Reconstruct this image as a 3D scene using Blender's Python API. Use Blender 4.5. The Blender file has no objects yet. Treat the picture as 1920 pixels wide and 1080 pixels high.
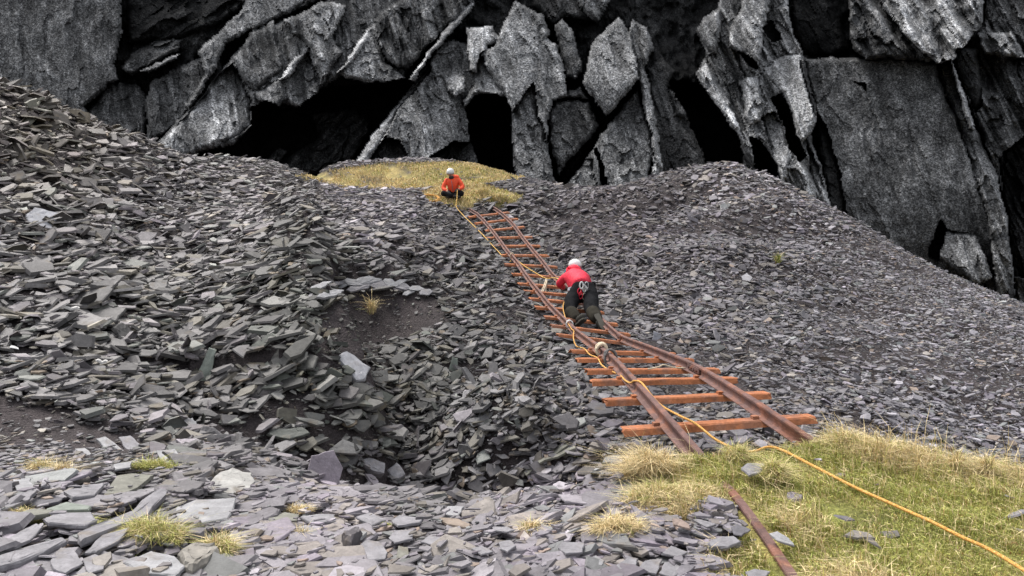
import bpy, math, random
import numpy as np
from mathutils import Vector, Matrix
random.seed(7)
RNG = np.random.default_rng(7)
scene = bpy.context.scene
COL = scene.collection
R = math.radians

# ------------------------------------------------------------------ camera, sky, sun
F = 1600.0                      # focal length in pixels of the 1920 px wide frame
PITCH = R(10.0)
CH = 1.6                        # height of the camera above the near turf
cam_d = bpy.data.cameras.new('camera')
cam_d.sensor_width = 36.0
cam_d.lens = 36.0 * F / 1920.0
cam_d.clip_start = 0.05
cam_d.clip_end = 600.0
cam = bpy.data.objects.new('camera', cam_d)
cam.location = (0, 0, CH)
cam.rotation_euler = (math.pi / 2 - PITCH, 0, 0)
COL.objects.link(cam)
scene.camera = cam

SUN_ELEV, SUN_AZ = 56.0, -38.0    # azimuth: degrees to the right of the viewing direction (negative = left)
world = bpy.data.worlds.new('World')
scene.world = world
world.use_nodes = True
wn, wl = world.node_tree.nodes, world.node_tree.links
wn.clear()
sky = wn.new('ShaderNodeTexSky')
sky.sky_type = 'NISHITA'
sky.sun_disc = False
sky.sun_elevation = R(SUN_ELEV)
sky.sun_rotation = R(SUN_AZ)
sky.air_density = 1.0
sky.dust_density = 4.0
hs = wn.new('ShaderNodeHueSaturation')
hs.inputs['Saturation'].default_value = 0.26
bg = wn.new('ShaderNodeBackground')
bg.inputs['Strength'].default_value = 0.15
wo = wn.new('ShaderNodeOutputWorld')
wl.new(sky.outputs[0], hs.inputs['Color'])
wl.new(hs.outputs[0], bg.inputs['Color'])
wl.new(bg.outputs[0], wo.inputs['Surface'])
sun_d = bpy.data.lights.new('sun', 'SUN')
sun_d.energy = 1.1
sun_d.angle = R(20)
sun_d.color = (1.0, 0.97, 0.93)
sun = bpy.data.objects.new('sun', sun_d)
sun.rotation_euler = (R(90 - SUN_ELEV), 0, R(-SUN_AZ) + math.pi)
sun.location = (0, 0, 30)
COL.objects.link(sun)
# direction check: the lamp shines along -Z of its frame; aim it from the sky's sun position
sd = Vector((math.sin(R(SUN_AZ)) * math.cos(R(SUN_ELEV)), math.cos(R(SUN_AZ)) * math.cos(R(SUN_ELEV)), math.sin(R(SUN_ELEV))))
sun.rotation_euler = sd.to_track_quat('Z', 'Y').to_euler()
scene.view_settings.view_transform = 'Standard'
scene.view_settings.look = 'None'
scene.view_settings.exposure = 1.08
scene.view_settings.gamma = 1.0
scene.cycles.max_bounces = 4
scene.cycles.diffuse_bounces = 3

# ------------------------------------------------------------------ pixel <-> world
CP, SP = math.cos(PITCH), math.sin(PITCH)
def W(px, py, d):
    """world point seen at pixel (px,py) at depth d along the view axis"""
    cx = (np.asarray(px, float) - 960) / F * d
    cy = (540 - np.asarray(py, float)) / F * d
    return np.stack([cx, d * CP + cy * SP, CH - d * SP + cy * CP], -1)
def DZ(py, z):
    """depth at which the ray through row py meets height z (relative to the camera)"""
    return z / ((540 - py) / F * CP - SP)
def PROJ(P):
    x, y, z = P[..., 0], P[..., 1], P[..., 2] - CH
    d = y * CP - z * SP
    v = y * SP + z * CP
    d = np.where(np.abs(d) < 1e-3, 1e-3, d)
    return 960 + F * x / d, 540 - F * v / d, d
def V(p): return Vector((float(p[0]), float(p[1]), float(p[2])))

# ------------------------------------------------------------------ noise
def _h(ix, iy, seed):
    n = (ix.astype(np.int64) * 374761393 + iy.astype(np.int64) * 668265263 + seed * 69069) & 0xffffffff
    n = ((n ^ (n >> 13)) * 1274126177) & 0xffffffff
    n = n ^ (n >> 16)
    return (n & 0xffff) / 65535.0
def vnoise(x, y, seed=0):
    ix, iy = np.floor(x), np.floor(y)
    fx, fy = x - ix, y - iy
    fx, fy = fx * fx * (3 - 2 * fx), fy * fy * (3 - 2 * fy)
    a, b = _h(ix, iy, seed), _h(ix + 1, iy, seed)
    c, d = _h(ix, iy + 1, seed), _h(ix + 1, iy + 1, seed)
    return (a * (1 - fx) + b * fx) * (1 - fy) + (c * (1 - fx) + d * fx) * fy
def fbm(x, y, seed=0, o=4, g=0.5):
    s, a, t = 0, 1.0, 0
    for i in range(o):
        s = s + a * (vnoise(x * 2 ** i + 17.3 * i, y * 2 ** i - 9.1 * i, seed + i) - 0.5)
        t += a
        a *= g
    return s / t * 2
def inpoly(px, py, poly):
    ins = np.zeros(np.shape(px), bool)
    n = len(poly)
    for i in range(n):
        x0, y0 = poly[i]
        x1, y1 = poly[(i + 1) % n]
        if y0 == y1: continue
        c = ((y0 > py) != (y1 > py)) & (px < (x1 - x0) * (py - y0) / (y1 - y0) + x0)
        ins ^= c
    return ins
def pdist(px, py, poly):
    """signed distance to the outline, positive inside"""
    best = np.full(np.shape(px), 1e9)
    n = len(poly)
    for i in range(n):
        x0, y0 = poly[i]
        x1, y1 = poly[(i + 1) % n]
        dx, dy = x1 - x0, y1 - y0
        t = np.clip(((px - x0) * dx + (py - y0) * dy) / (dx * dx + dy * dy + 1e-9), 0, 1)
        best = np.minimum(best, np.hypot(px - x0 - t * dx, py - y0 - t * dy))
    return np.where(inpoly(px, py, poly), best, -best)
def sstep(a, b, x):
    t = np.clip((x - a) / (b - a), 0, 1)
    return t * t * (3 - 2 * t)

# ------------------------------------------------------------------ materials
def mat(name, base=(0.5, 0.5, 0.5), rough=0.7, attr=None, noise=None, bump=None, metal=0.0, spec=0.3, speck=None, coord='Object', mix=None):
    """noise=(scale, detail, low, high) multiplies the base; bump=(scale, strength, distance)"""
    m = bpy.data.materials.new(name)
    m.use_nodes = True
    nt = m.node_tree
    N, L = nt.nodes, nt.links
    p = N['Principled BSDF']
    p.inputs['Roughness'].default_value = rough
    p.inputs['Metallic'].default_value = metal
    p.inputs['Specular IOR Level'].default_value = spec
    tc = N.new('ShaderNodeTexCoord')
    if attr:
        a = N.new('ShaderNodeVertexColor')
        a.layer_name = attr
        out = a.outputs['Color']
    else:
        rgb = N.new('ShaderNodeRGB')
        rgb.outputs[0].default_value = (*base, 1)
        out = rgb.outputs[0]
    if mix:        # (second colour, noise scale, threshold): patches of another colour
        mz = N.new('ShaderNodeTexNoise')
        mz.inputs['Scale'].default_value = mix[1]
        mz.inputs['Detail'].default_value = 5
        L.new(tc.outputs[coord], mz.inputs['Vector'])
        mr = N.new('ShaderNodeMapRange')
        mr.inputs['From Min'].default_value = mix[2]
        mr.inputs['From Max'].default_value = mix[2] + .12
        mr.inputs['To Max'].default_value = mix[3]
        L.new(mz.outputs['Fac'], mr.inputs['Value'])
        mm = N.new('ShaderNodeMix')
        mm.data_type = 'RGBA'
        L.new(mr.outputs[0], mm.inputs['Factor'])
        L.new(out, mm.inputs['A'])
        mm.inputs['B'].default_value = (*mix[0], 1)
        out = mm.outputs['Result']
    if noise:
        for sc, det, lo, hi in (noise if isinstance(noise[0], tuple) else (noise,)):
            nz = N.new('ShaderNodeTexNoise')
            nz.inputs['Scale'].default_value = sc
            nz.inputs['Detail'].default_value = det
            nz.inputs['Roughness'].default_value = 0.65
            L.new(tc.outputs[coord], nz.inputs['Vector'])
            mr = N.new('ShaderNodeMapRange')
            mr.inputs['From Min'].default_value = 0.3
            mr.inputs['From Max'].default_value = 0.7
            mr.inputs['To Min'].default_value = lo
            mr.inputs['To Max'].default_value = hi
            L.new(nz.outputs['Fac'], mr.inputs['Value'])
            mx = N.new('ShaderNodeVectorMath')
            mx.operation = 'SCALE'
            L.new(out, mx.inputs[0])
            L.new(mr.outputs[0], mx.inputs['Scale'])
            out = mx.outputs[0]
    if speck:      # (cell size m, low, high): speckle
        sc = N.new('ShaderNodeVectorMath')
        sc.operation = 'SCALE'
        sc.inputs['Scale'].default_value = 1.0 / speck[0]
        L.new(tc.outputs[coord], sc.inputs[0])
        vo = N.new('ShaderNodeTexVoronoi')
        vo.inputs['Scale'].default_value = 1.0
        L.new(sc.outputs[0], vo.inputs['Vector'])
        sx = N.new('ShaderNodeSeparateColor')
        L.new(vo.outputs['Color'], sx.inputs[0])
        pw = N.new('ShaderNodeMath')
        pw.operation = 'POWER'
        pw.inputs[1].default_value = 1.6
        L.new(sx.outputs[0], pw.inputs[0])
        mr = N.new('ShaderNodeMapRange')
        mr.inputs['To Min'].default_value = speck[1]
        mr.inputs['To Max'].default_value = speck[2]
        L.new(pw.outputs[0], mr.inputs['Value'])
        mx = N.new('ShaderNodeVectorMath')
        mx.operation = 'SCALE'
        L.new(out, mx.inputs[0])
        L.new(mr.outputs[0], mx.inputs['Scale'])
        out = mx.outputs[0]
    L.new(out, p.inputs['Base Color'])
    if bump:
        bz = N.new('ShaderNodeTexNoise')
        bz.inputs['Scale'].default_value = bump[0]
        bz.inputs['Detail'].default_value = 5
        L.new(tc.outputs[coord], bz.inputs['Vector'])
        b = N.new('ShaderNodeBump')
        b.inputs['Strength'].default_value = bump[1]
        b.inputs['Distance'].default_value = bump[2]
        L.new(bz.outputs['Fac'], b.inputs['Height'])
        L.new(b.outputs[0], p.inputs['Normal'])
    return m

M_slate = mat('slate', attr='Col', mix=((0.15, 0.115, 0.075), 5, .60, .6), rough=0.62, noise=((14, 5, 0.72, 1.22), (90, 3, 0.85, 1.12)), bump=(30, 0.35, 0.01), spec=0.25)
M_ground = mat('slate_grit', attr='Col', rough=0.85, noise=((6, 6, 0.6, 1.35), (60, 4, 0.5, 1.6)), bump=(40, 0.9, 0.03), spec=0.2)
M_cliff = mat('cliff_rock', attr='Col', rough=0.9, noise=((0.9, 8, 0.55, 1.45), (5, 5, 0.6, 1.5)), bump=(3.0, 0.4, 0.2), spec=0.1, speck=(0.085, 0.42, 2.35))
M_grass = mat('grass_blade', attr='Col', rough=0.7, spec=0.15)
M_rail = mat('brown_rail_steel', (0.130, 0.070, 0.060), rough=0.75, mix=((0.25, 0.10, 0.055), 7, .49, .6), noise=((9, 5, 0.6, 1.4), (70, 3, 0.75, 1.25)), bump=(80, 0.4, 0.004), spec=0.4)
M_sleeper = mat('orange_rusty_steel', (0.35, 0.130, 0.058), rough=0.85, mix=((0.24, 0.115, 0.075), 7, .50, .8), noise=((5, 5, 0.62, 1.35), (45, 4, 0.75, 1.25)), bump=(60, 0.4, 0.004), spec=0.25)
M_rope = mat('orange_rope', (0.60, 0.30, 0.075), rough=0.9, mix=((0.68, 0.45, 0.16), 120, .5, .9), noise=(160, 2, 0.5, 1.3), bump=(200, 0.5, 0.003))
M_rope_y = mat('yellow_rope', (0.62, 0.38, 0.10), rough=0.8, noise=(110, 2, 0.6, 1.25))
M_cord = mat('cream_cord', (0.62, 0.52, 0.38), rough=0.9, noise=(60, 2, 0.7, 1.2))
M_strap = mat('grey_strap', (0.16, 0.15, 0.145), rough=0.8, noise=(60, 2, 0.7, 1.2))
M_red = mat('red_jacket_cloth', (0.72, 0.030, 0.06), rough=0.7, noise=(9, 3, 0.75, 1.2), bump=(12, 0.5, 0.03))
M_orange = mat('orange_jacket_cloth', (0.85, 0.095, 0.035), rough=0.7, noise=(9, 3, 0.8, 1.15), bump=(12, 0.5, 0.03))
M_black = mat('black_trouser_cloth', (0.012, 0.012, 0.013), rough=0.95, noise=(9, 3, 0.6, 1.5), bump=(14, 0.5, 0.03), spec=0.04)
M_olive = mat('brown_grey_gaiter_cloth', (0.032, 0.029, 0.023), rough=0.95, noise=(9, 3, 0.7, 1.4), spec=0.04)
M_boot = mat('dark_boot_leather', (0.03, 0.028, 0.022), rough=0.8)
M_sole = mat('grey_boot_sole', (0.075, 0.07, 0.058), rough=0.9)
M_helmet = mat('white_helmet_shell', (0.72, 0.72, 0.70), rough=0.35, spec=0.5)
M_grey = mat('grey_webbing', (0.22, 0.22, 0.25), rough=0.8)
M_teal = mat('teal_glove_cloth', (0.03, 0.14, 0.17), rough=0.8)
M_blue = mat('blue_tape', (0.12, 0.42, 0.62), rough=0.6)
M_white = mat('white_tape', (0.75, 0.74, 0.72), rough=0.7)
M_metal = mat('silver_karabiner', (0.6, 0.6, 0.6), rough=0.35, metal=0.8)
M_skin = mat('skin', (0.45, 0.22, 0.15), rough=0.6)
M_dark = mat('dark_hair', (0.03, 0.02, 0.015), rough=0.9)
M_plank = mat('weathered_wood', (0.22, 0.215, 0.18), rough=0.9, noise=(12, 5, 0.7, 1.25))
M_pale = mat('pale_splinter', (0.6, 0.58, 0.55), rough=0.8, noise=(30, 3, 0.8, 1.1))
M_glove = mat('black_glove_cloth', (0.03, 0.03, 0.03), rough=0.8)

# ------------------------------------------------------------------ mesh helpers
def link(o, parent=None):
    COL.objects.link(o)
    if parent is not None: o.parent = parent
    return o
def tag(o, label=None, cat=None, group=None, kind=None):
    if label: o['label'] = label
    if cat: o['category'] = cat
    if group: o['group'] = group
    if kind: o['kind'] = kind
    return o
def empty(name, loc, rz=0.0):
    o = bpy.data.objects.new(name, None)
    o.empty_display_size = 0.1
    o.location = loc
    o.rotation_euler = (0, 0, rz)
    return link(o)
def fast_mesh(name, verts, counts, loops, m, col=None, smooth=False, parent=None):
    me = bpy.data.meshes.new(name)
    verts = np.ascontiguousarray(verts, dtype=np.float32)
    counts = np.asarray(counts, dtype=np.int32)
    loops = np.asarray(loops, dtype=np.int32).ravel()
    me.vertices.add(len(verts))
    me.vertices.foreach_set('co', verts.ravel())
    me.loops.add(len(loops))
    me.loops.foreach_set('vertex_index', loops)
    me.polygons.add(len(counts))
    st = np.concatenate([[0], np.cumsum(counts)[:-1]]).astype(np.int32)
    me.polygons.foreach_set('loop_start', st)
    me.polygons.foreach_set('loop_total', counts)
    me.polygons.foreach_set('use_smooth', np.full(len(counts), smooth))
    if col is not None:
        ca = me.color_attributes.new('Col', 'FLOAT_COLOR', 'POINT')
        c4 = np.ones((len(verts), 4), np.float32)
        c4[:, :3] = col
        ca.data.foreach_set('color', c4.ravel())
    me.update(calc_edges=True)
    me.validate()
    me.materials.append(m)
    return link(bpy.data.objects.new(name, me), parent)
def pmesh(name, verts, faces, m, parent=None, smooth=False):
    me = bpy.data.meshes.new(name)
    me.from_pydata([tuple(v) for v in verts], [], faces)
    me.update()
    if smooth: me.polygons.foreach_set('use_smooth', [True] * len(me.polygons))
    me.materials.append(m)
    return link(bpy.data.objects.new(name, me), parent)
def catmull(P, n=8):
    P = [Vector(p) for p in P]
    P = [P[0] * 2 - P[1]] + P + [P[-1] * 2 - P[-2]]
    out = []
    for i in range(1, len(P) - 2):
        for k in range(n):
            t = k / n
            a, b, c, d = P[i - 1], P[i], P[i + 1], P[i + 2]
            out.append(0.5 * ((2 * b) + (c - a) * t + (2 * a - 5 * b + 4 * c - d) * t * t + (3 * b - a - 3 * c + d) * t ** 3))
    out.append(P[-2])
    return out
def sweep(path, section, up=Vector((0, 0, 1)), closed_section=True):
    """sweep a 2-D section (x = sideways, y = up) along a path -> verts, faces"""
    vs, fs = [], []
    n, k = len(path), len(section)
    for i, p in enumerate(path):
        t = (path[min(i + 1, n - 1)] - path[max(i - 1, 0)]).normalized()
        s = t.cross(up)
        if s.length < 1e-4: s = Vector((1, 0, 0))
        s.normalize()
        u = s.cross(t).normalized()
        for (a, b) in section: vs.append(p + s * a + u * b)
    for i in range(n - 1):
        for j in range(k):
            j2 = (j + 1) % k
            fs.append((i * k + j, i * k + j2, (i + 1) * k + j2, (i + 1) * k + j))
    fs.append(tuple(range(k))[::-1])
    fs.append(tuple((n - 1) * k + j for j in range(k)))
    return vs, fs
def tube(name, pts, r, m, parent=None, n=6, sub=6, twist=0):
    sec = [(math.cos(2 * math.pi * j / n) * r, math.sin(2 * math.pi * j / n) * r) for j in range(n)]
    v, f = sweep(catmull(pts, sub), sec, up=Vector((0.13, 0.07, 1)).normalized())
    return pmesh(name, v, f, m, parent, True)

# ------------------------------------------------------------------ terrain
def rel(x, y, z): return (x, y, z + CH)
def tps_fit(P, lam=1e-3):
    P = np.asarray(P, float)
    xy, z = P[:, :2], P[:, 2]
    def U(r2): return 0.5 * r2 * np.log(r2 + 1e-9)
    d2 = ((xy[:, None] - xy[None]) ** 2).sum(-1)
    n = len(P)
    A = np.zeros((n + 3, n + 3))
    A[:n, :n] = U(d2) + lam * np.eye(n)
    A[:n, n] = 1; A[:n, n + 1:] = xy
    A[n, :n] = 1; A[n + 1:, :n] = xy.T
    w = np.linalg.solve(A, np.concatenate([z, [0, 0, 0]]))
    def f(x, y):
        x = np.asarray(x, float); y = np.asarray(y, float)
        r = w[n] + w[n + 1] * x + w[n + 2] * y
        for i in range(n):
            r = r + w[i] * U((x - xy[i, 0]) ** 2 + (y - xy[i, 1]) ** 2)
        return r
    return f
# near shelf: pixel rows and heights below the camera
near = []
for px, py, z in [(960, 1080, -1.56), (960, 1200, -1.56), (400, 1080, -1.54), (0, 1080, -1.50), (-300, 1080, -1.45), (1500, 1080, -1.55), (1920, 1080, -1.53), (2300, 1080, -1.53),
                  (960, 1000, -1.64), (600, 1000, -1.64), (1250, 1000, -1.60), (250, 990, -1.58), (0, 980, -1.52), (-300, 980, -1.45),
                  (560, 938, -1.82), (800, 942, -1.84), (1100, 925, -1.80), (1180, 890, -1.68), (1300, 864, -1.60), (1420, 853, -1.60), (1550, 840, -1.58),
                  (1700, 860, -1.60), (1850, 890, -1.62), (1950, 906, -1.62), (2200, 930, -1.6), (1550, 930, -1.55), (1750, 960, -1.55),
                  (430, 910, -1.86), (300, 870, -1.96), (150, 850, -2.0), (0, 860, -1.95), (-300, 860, -1.8)]:
    near.append(tuple(W(px, py, DZ(py, z))))
for x in (-3, 0, 3):
    near += [rel(x, -2, -1.55), rel(x, 0.5, -1.55), rel(x * 3, -15, -1.5), rel(x * 1.7, 7.5, -2.4)]
far = []
for px, py, d in [
    # left slope
    (0, 165, 15.5), (90, 195, 16), (200, 240, 17.5), (290, 283, 19.5), (370, 305, 22), (440, 322, 25), (520, 331, 27.5),
    (0, 280, 13.2), (0, 400, 11.2), (0, 540, 9.2), (0, 700, 7.3), (0, 800, 6.0), (0, 860, 5.3), (-300, 400, 10.5), (-300, 600, 8), (-300, 150, 14.5), (-300, 800, 5.7),
    (200, 400, 13), (200, 540, 10.3), (200, 700, 8.0), (150, 800, 6.2), (300, 870, 5.45), (430, 905, 5.15),
    (370, 400, 15.6), (350, 540, 11.6), (350, 700, 8.7), (400, 800, 7.2),
    (520, 400, 17.5), (520, 540, 12.2), (560, 620, 10.4), (550, 700, 9.1), (520, 800, 7.6), (520, 880, 6.4), (600, 880, 7.0),
    (640, 560, 12.2), (700, 600, 11.6), (700, 640, 10.4), (700, 700, 9.6), (650, 800, 8.1), (700, 910, 7.9), 
    # hollow and the ground under the track
    (800, 930, 8.3), (800, 850, 8.5), (800, 720, 9.4), (820, 620, 11.2), (800, 500, 13.4), (760, 440, 15.5), (800, 400, 20), (700, 380, 20.5),
    (950, 915, 8.4), (950, 800, 8.8), (950, 700, 10.2), (950, 600, 12.3), (930, 520, 15.4), (900, 460, 19.0), (880, 415, 22.4),
    (1100, 890, 8.3), (1100, 790, 9.0), (1150, 700, 10.8), (1120, 650, 12.3), (1080, 600, 14.3), (1040, 549, 16.5), (994, 496, 18.9), (955, 444, 21.4), (925, 410, 23.3), (908, 388, 24.0),
    (1344, 830, 7.4), (1344, 780, 8.4), (1300, 700, 10.2), (1250, 640, 12.0), (1200, 580, 14.6), (1150, 500, 18), (1100, 430, 21.5),
    # saddle
    (850, 372, 24.2), (930, 375, 24.4), (750, 365, 24.5), (650, 360, 25), (560, 345, 27), (850, 345, 27), (700, 340, 29), (600, 330, 30.5), (750, 318, 33.5), (880, 314, 33), (960, 327, 30.5), (900, 335, 28.5),
    (1000, 345, 28.5), (1050, 352, 27.5), (1120, 357, 27), (1180, 352, 26.5), (1240, 330, 26.5), (1340, 318, 26), (1050, 380, 24.5), (1150, 400, 22.5),
    # right slope
    (1250, 400, 21.5), (1350, 400, 20.5), (1300, 500, 16.5), (1450, 345, 25), (1550, 400, 24), (1660, 462, 22.5), (1760, 515, 20.5), (1850, 548, 18.8), (1925, 574, 17.6), (2100, 640, 15.5), (2300, 690, 14.5),
    (1450, 450, 18.8), (1450, 550, 15.2), (1400, 650, 11.8), (1500, 740, 9.4), (1600, 600, 13.6), (1600, 500, 18.2), (1700, 700, 10.6), (1800, 620, 13.6), (1900, 700, 11.2), (1650, 820, 8.3), (1850, 850, 8.2), (2000, 800, 9.2), (2200, 850, 8.6)]:
    far.append(tuple(W(px, py, d)))
far += [rel(-1.0, 4.5, -3.0), rel(1.0, 5.0, -3.3), rel(3.0, 5.0, -3.4), rel(5.5, 4.5, -3.9), rel(-4, 3.0, -1.6), rel(-6, 1, -1.2), rel(-2.4, 4.0, -1.9),
        rel(0, 2, -3.2), rel(4, 1, -3.6), rel(9, 2, -5.0), rel(0, -3, -3), rel(-12, 5, 0.5), rel(-14, 12, 1.8), rel(13, 8, -5.5), rel(16, 14, -6.5)]
# behind the skylines the ground falls away
far += [rel(-12, 20, -0.5), rel(-10.5, 24, -3), rel(-9, 29, -4.5), rel(-8, 34, -5), rel(-4, 39, -3.2), rel(0, 38.5, -3.2), rel(-8, 33, -4.2), rel(3.5, 33, -3.5), rel(-3, 45, -6), rel(2, 41, -6), rel(5, 35, -5.5), rel(9, 31, -6),
        rel(13, 27, -8), rel(17, 22, -9), rel(-16, 24, -3), rel(-18, 16, 0), rel(19, 30, -14), rel(-20, 34, -9), rel(0, 60, -14), rel(-25, 50, -14), rel(25, 50, -18), rel(10, 45, -11)]
f_near, f_far = tps_fit(near, 0.004), tps_fit(far, 0.01)
edge = np.array([W(px, py, DZ(py, z))[:2] for px, py, z in [(-400, 800, -1.9), (0, 860, -1.95), (300, 868, -1.96), (430, 908, -1.86), (560, 936, -1.82), (800, 941, -1.84), (1100, 924, -1.80), (1180, 888, -1.68),
                 (1300, 862, -1.60), (1420, 851, -1.60), (1550, 838, -1.58), (1700, 858, -1.60), (1850, 888, -1.62), (1950, 905, -1.62), (2200, 930, -1.6)]])
BUMPS = []
for px, py, d, sx_, sy_, a in [(700, 600, 11.6, .75, .8, -.42), (690, 535, 12.9, 1.0, .35, .28), (560, 600, 11.0, .5, .9, .30), (600, 760, 8.6, .8, .5, .16), (740, 790, 8.9, .7, .6, -.55), (430, 800, 7.3, .6, .5, -.12),
        (560, 700, 9.3, .5, .5, .2), (100, 810, 6.3, .9, .6, -.14), (870, 700, 10.0, .5, 1.0, -.25), (960, 760, 9.2, .5, .7, .2), (640, 890, 7.3, .8, .4, -.25), (850, 900, 8.0, 1.4, .5, -.35), (250, 640, 9.4, .9, .5, .14),
        (1250, 370, 22.5, 2.2, 1.0, -.5), (1420, 430, 19.8, 1.6, 1.2, -.35), (1380, 480, 17.5, 2.5, .8, .2), (1560, 560, 15.0, 1.0, 1.6, -.25), (880, 480, 16.5, .6, 1.0, .3), (830, 540, 13.8, .6, .6, -.3), (1050, 400, 23.6, .8, .6, -.3)]:
    c_ = W(px, py, d)
    BUMPS.append((c_[0], c_[1], sx_, sy_, a))
SCARP = [tuple(W(px, py, d)[:2]) for px, py, d in [(650, 860, 7.7), (690, 780, 8.7), (660, 710, 9.3), (600, 660, 10.0), (596, 590, 11.2), (592, 520, 12.8), (560, 450, 15.6), (500, 410, 18.0)]]
def H(x, y, rough=True):
    x = np.asarray(x, float); y = np.asarray(y, float)
    xc, yc = np.clip(x, -28, 28), np.clip(y, -8, 62)
    ye = np.interp(x, edge[:, 0], edge[:, 1]) + 0.05 * fbm(x * 1.7, x * 0 + 3.3, 5)
    wn_ = 1 - sstep(0.0, 0.55 + 0.25 * (x < -0.6) * 3, y - ye - 0.02)
    zf = f_far(xc, yc)
    zn = f_near(xc, yc)
    z = np.where(wn_ > 0, zn, zf) * wn_ + zf * (1 - wn_)
    if rough:
        r = np.hypot(x, y)
        amp = 0.02 + 0.10 * sstep(5, 9, r)
        z = z + amp * fbm(x * 0.8, y * 0.8, 3, 4) + 0.25 * amp * fbm(x * 3.1, y * 3.1, 9, 3)
    sdp = np.full(np.shape(z), 1e9); sgn = np.zeros(np.shape(z)); tt_ = np.zeros(np.shape(z))
    for i in range(len(SCARP) - 1):
        (ax, ay), (bx, by) = SCARP[i], SCARP[i + 1]
        dx, dy = bx - ax, by - ay
        t = np.clip(((x - ax) * dx + (y - ay) * dy) / (dx * dx + dy * dy), 0, 1)
        dd = np.hypot(x - ax - t * dx, y - ay - t * dy)
        m_ = dd < sdp
        sgn = np.where(m_, np.sign(dx * (y - ay) - dy * (x - ax)), sgn)
        tt_ = np.where(m_, i + t, tt_)
        sdp = np.where(m_, dd, sdp)
    sd_ = sdp * sgn + .12 * fbm(x * 2.1, y * 2.1, 61, 3)
    u_ = tt_ / (len(SCARP) - 1)
    z = z + .78 * sstep(-.36, .03, sd_) * np.exp(-np.maximum(0, sd_) / 1.3) * sstep(0, .25, u_) * sstep(1, .8, u_)
    for gx, gy, sx_, sy_, a in BUMPS:
        q = ((x - gx) / sx_) ** 2 + ((y - gy) / sy_) ** 2
        z = z + a * np.exp(-np.minimum(q, 30))
    z = z - 0.25 * np.maximum(0, np.hypot(x - xc, y - yc))
    return z
def HN(x, y, e=0.12):
    gx = (H(x + e, y) - H(x - e, y)) / (2 * e)
    gy = (H(x, y + e) - H(x, y - e)) / (2 * e)
    n = np.stack([-gx, -gy, np.ones_like(gx)], -1)
    return n / np.linalg.norm(n, axis=-1, keepdims=True)
_DS = np.exp(np.linspace(math.log(1.5), math.log(50), 260))
def HIT(px, py):
    """first meeting of the ray through a pixel with the terrain"""
    P = W(np.full(_DS.shape, px), np.full(_DS.shape, py), _DS[:, None] if False else _DS)
    dz = P[:, 2] - H(P[:, 0], P[:, 1])
    k = np.argmax(dz < 0)
    if k == 0: k = len(_DS) - 1
    t = dz[k - 1] / (dz[k - 1] - dz[k] + 1e-9)
    return P[k - 1] * (1 - t) + P[k] * t
# W with vector depth
def W(px, py, d):
    px, py, d = np.broadcast_arrays(np.asarray(px, float), np.asarray(py, float), np.asarray(d, float))
    cx = (px - 960) / F * d
    cy = (540 - py) / F * d
    return np.stack([cx, d * CP + cy * SP, CH - d * SP + cy * CP], -1)

TURF = [(1172, 965), (1165, 900), (1185, 870), (1260, 866), (1300, 858), (1420, 846), (1550, 828), (1700, 850), (1850, 880), (1920, 898), (2200, 920), (2600, 1300), (1700, 1500),
        (1480, 1130), (1330, 1090), (1330, 1040), (1395, 1015), (1370, 965), (1330, 950), (1290, 985), (1230, 975)]
SADDLE = [(555, 333), (640, 318), (720, 308), (900, 305), (950, 315), (990, 328), (980, 336), (950, 340), (900, 345), (980, 368), (960, 385), (930, 382), (900, 372), (880, 392), (800, 378), (790, 362), (820, 352), (760, 356), (640, 352), (600, 342)]
SOIL = [([(-80, 735), (110, 765), (220, 815), (370, 868), (310, 905), (120, 902), (-80, 900)], 1.0), ([(390, 770), (480, 780), (500, 830), (440, 850), (380, 830)], .8),
        ([(598, 575), (700, 548), (810, 556), (850, 600), (790, 640), (700, 668), (606, 655)], 1.0), ([(1540, 780), (1600, 770), (1700, 830), (1600, 840)], .8),
        ([(1180, 390), (1330, 340), (1340, 380), (1430, 400), (1440, 450), (1350, 440), (1240, 410)], .12), ([(1000, 420), (1160, 370), (1200, 470), (1100, 480)], .3),
        ([(1040, 600), (1200, 620), (1300, 700), (1500, 780), (1400, 840), (1180, 700)], .35), ([(820, 640), (900, 620), (960, 760), (900, 800)], .3)]
def soil_amount(px, py):
    s = np.zeros(np.shape(px))
    for poly, a in SOIL: s = np.maximum(s, a * sstep(-12, 18, pdist(px, py, poly)))
    return s
def turf_amount(px, py):
    return np.maximum(sstep(-6, 14, pdist(px, py, TURF)), 0.9 * sstep(-3, 3, pdist(px, py, SADDLE)))

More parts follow.
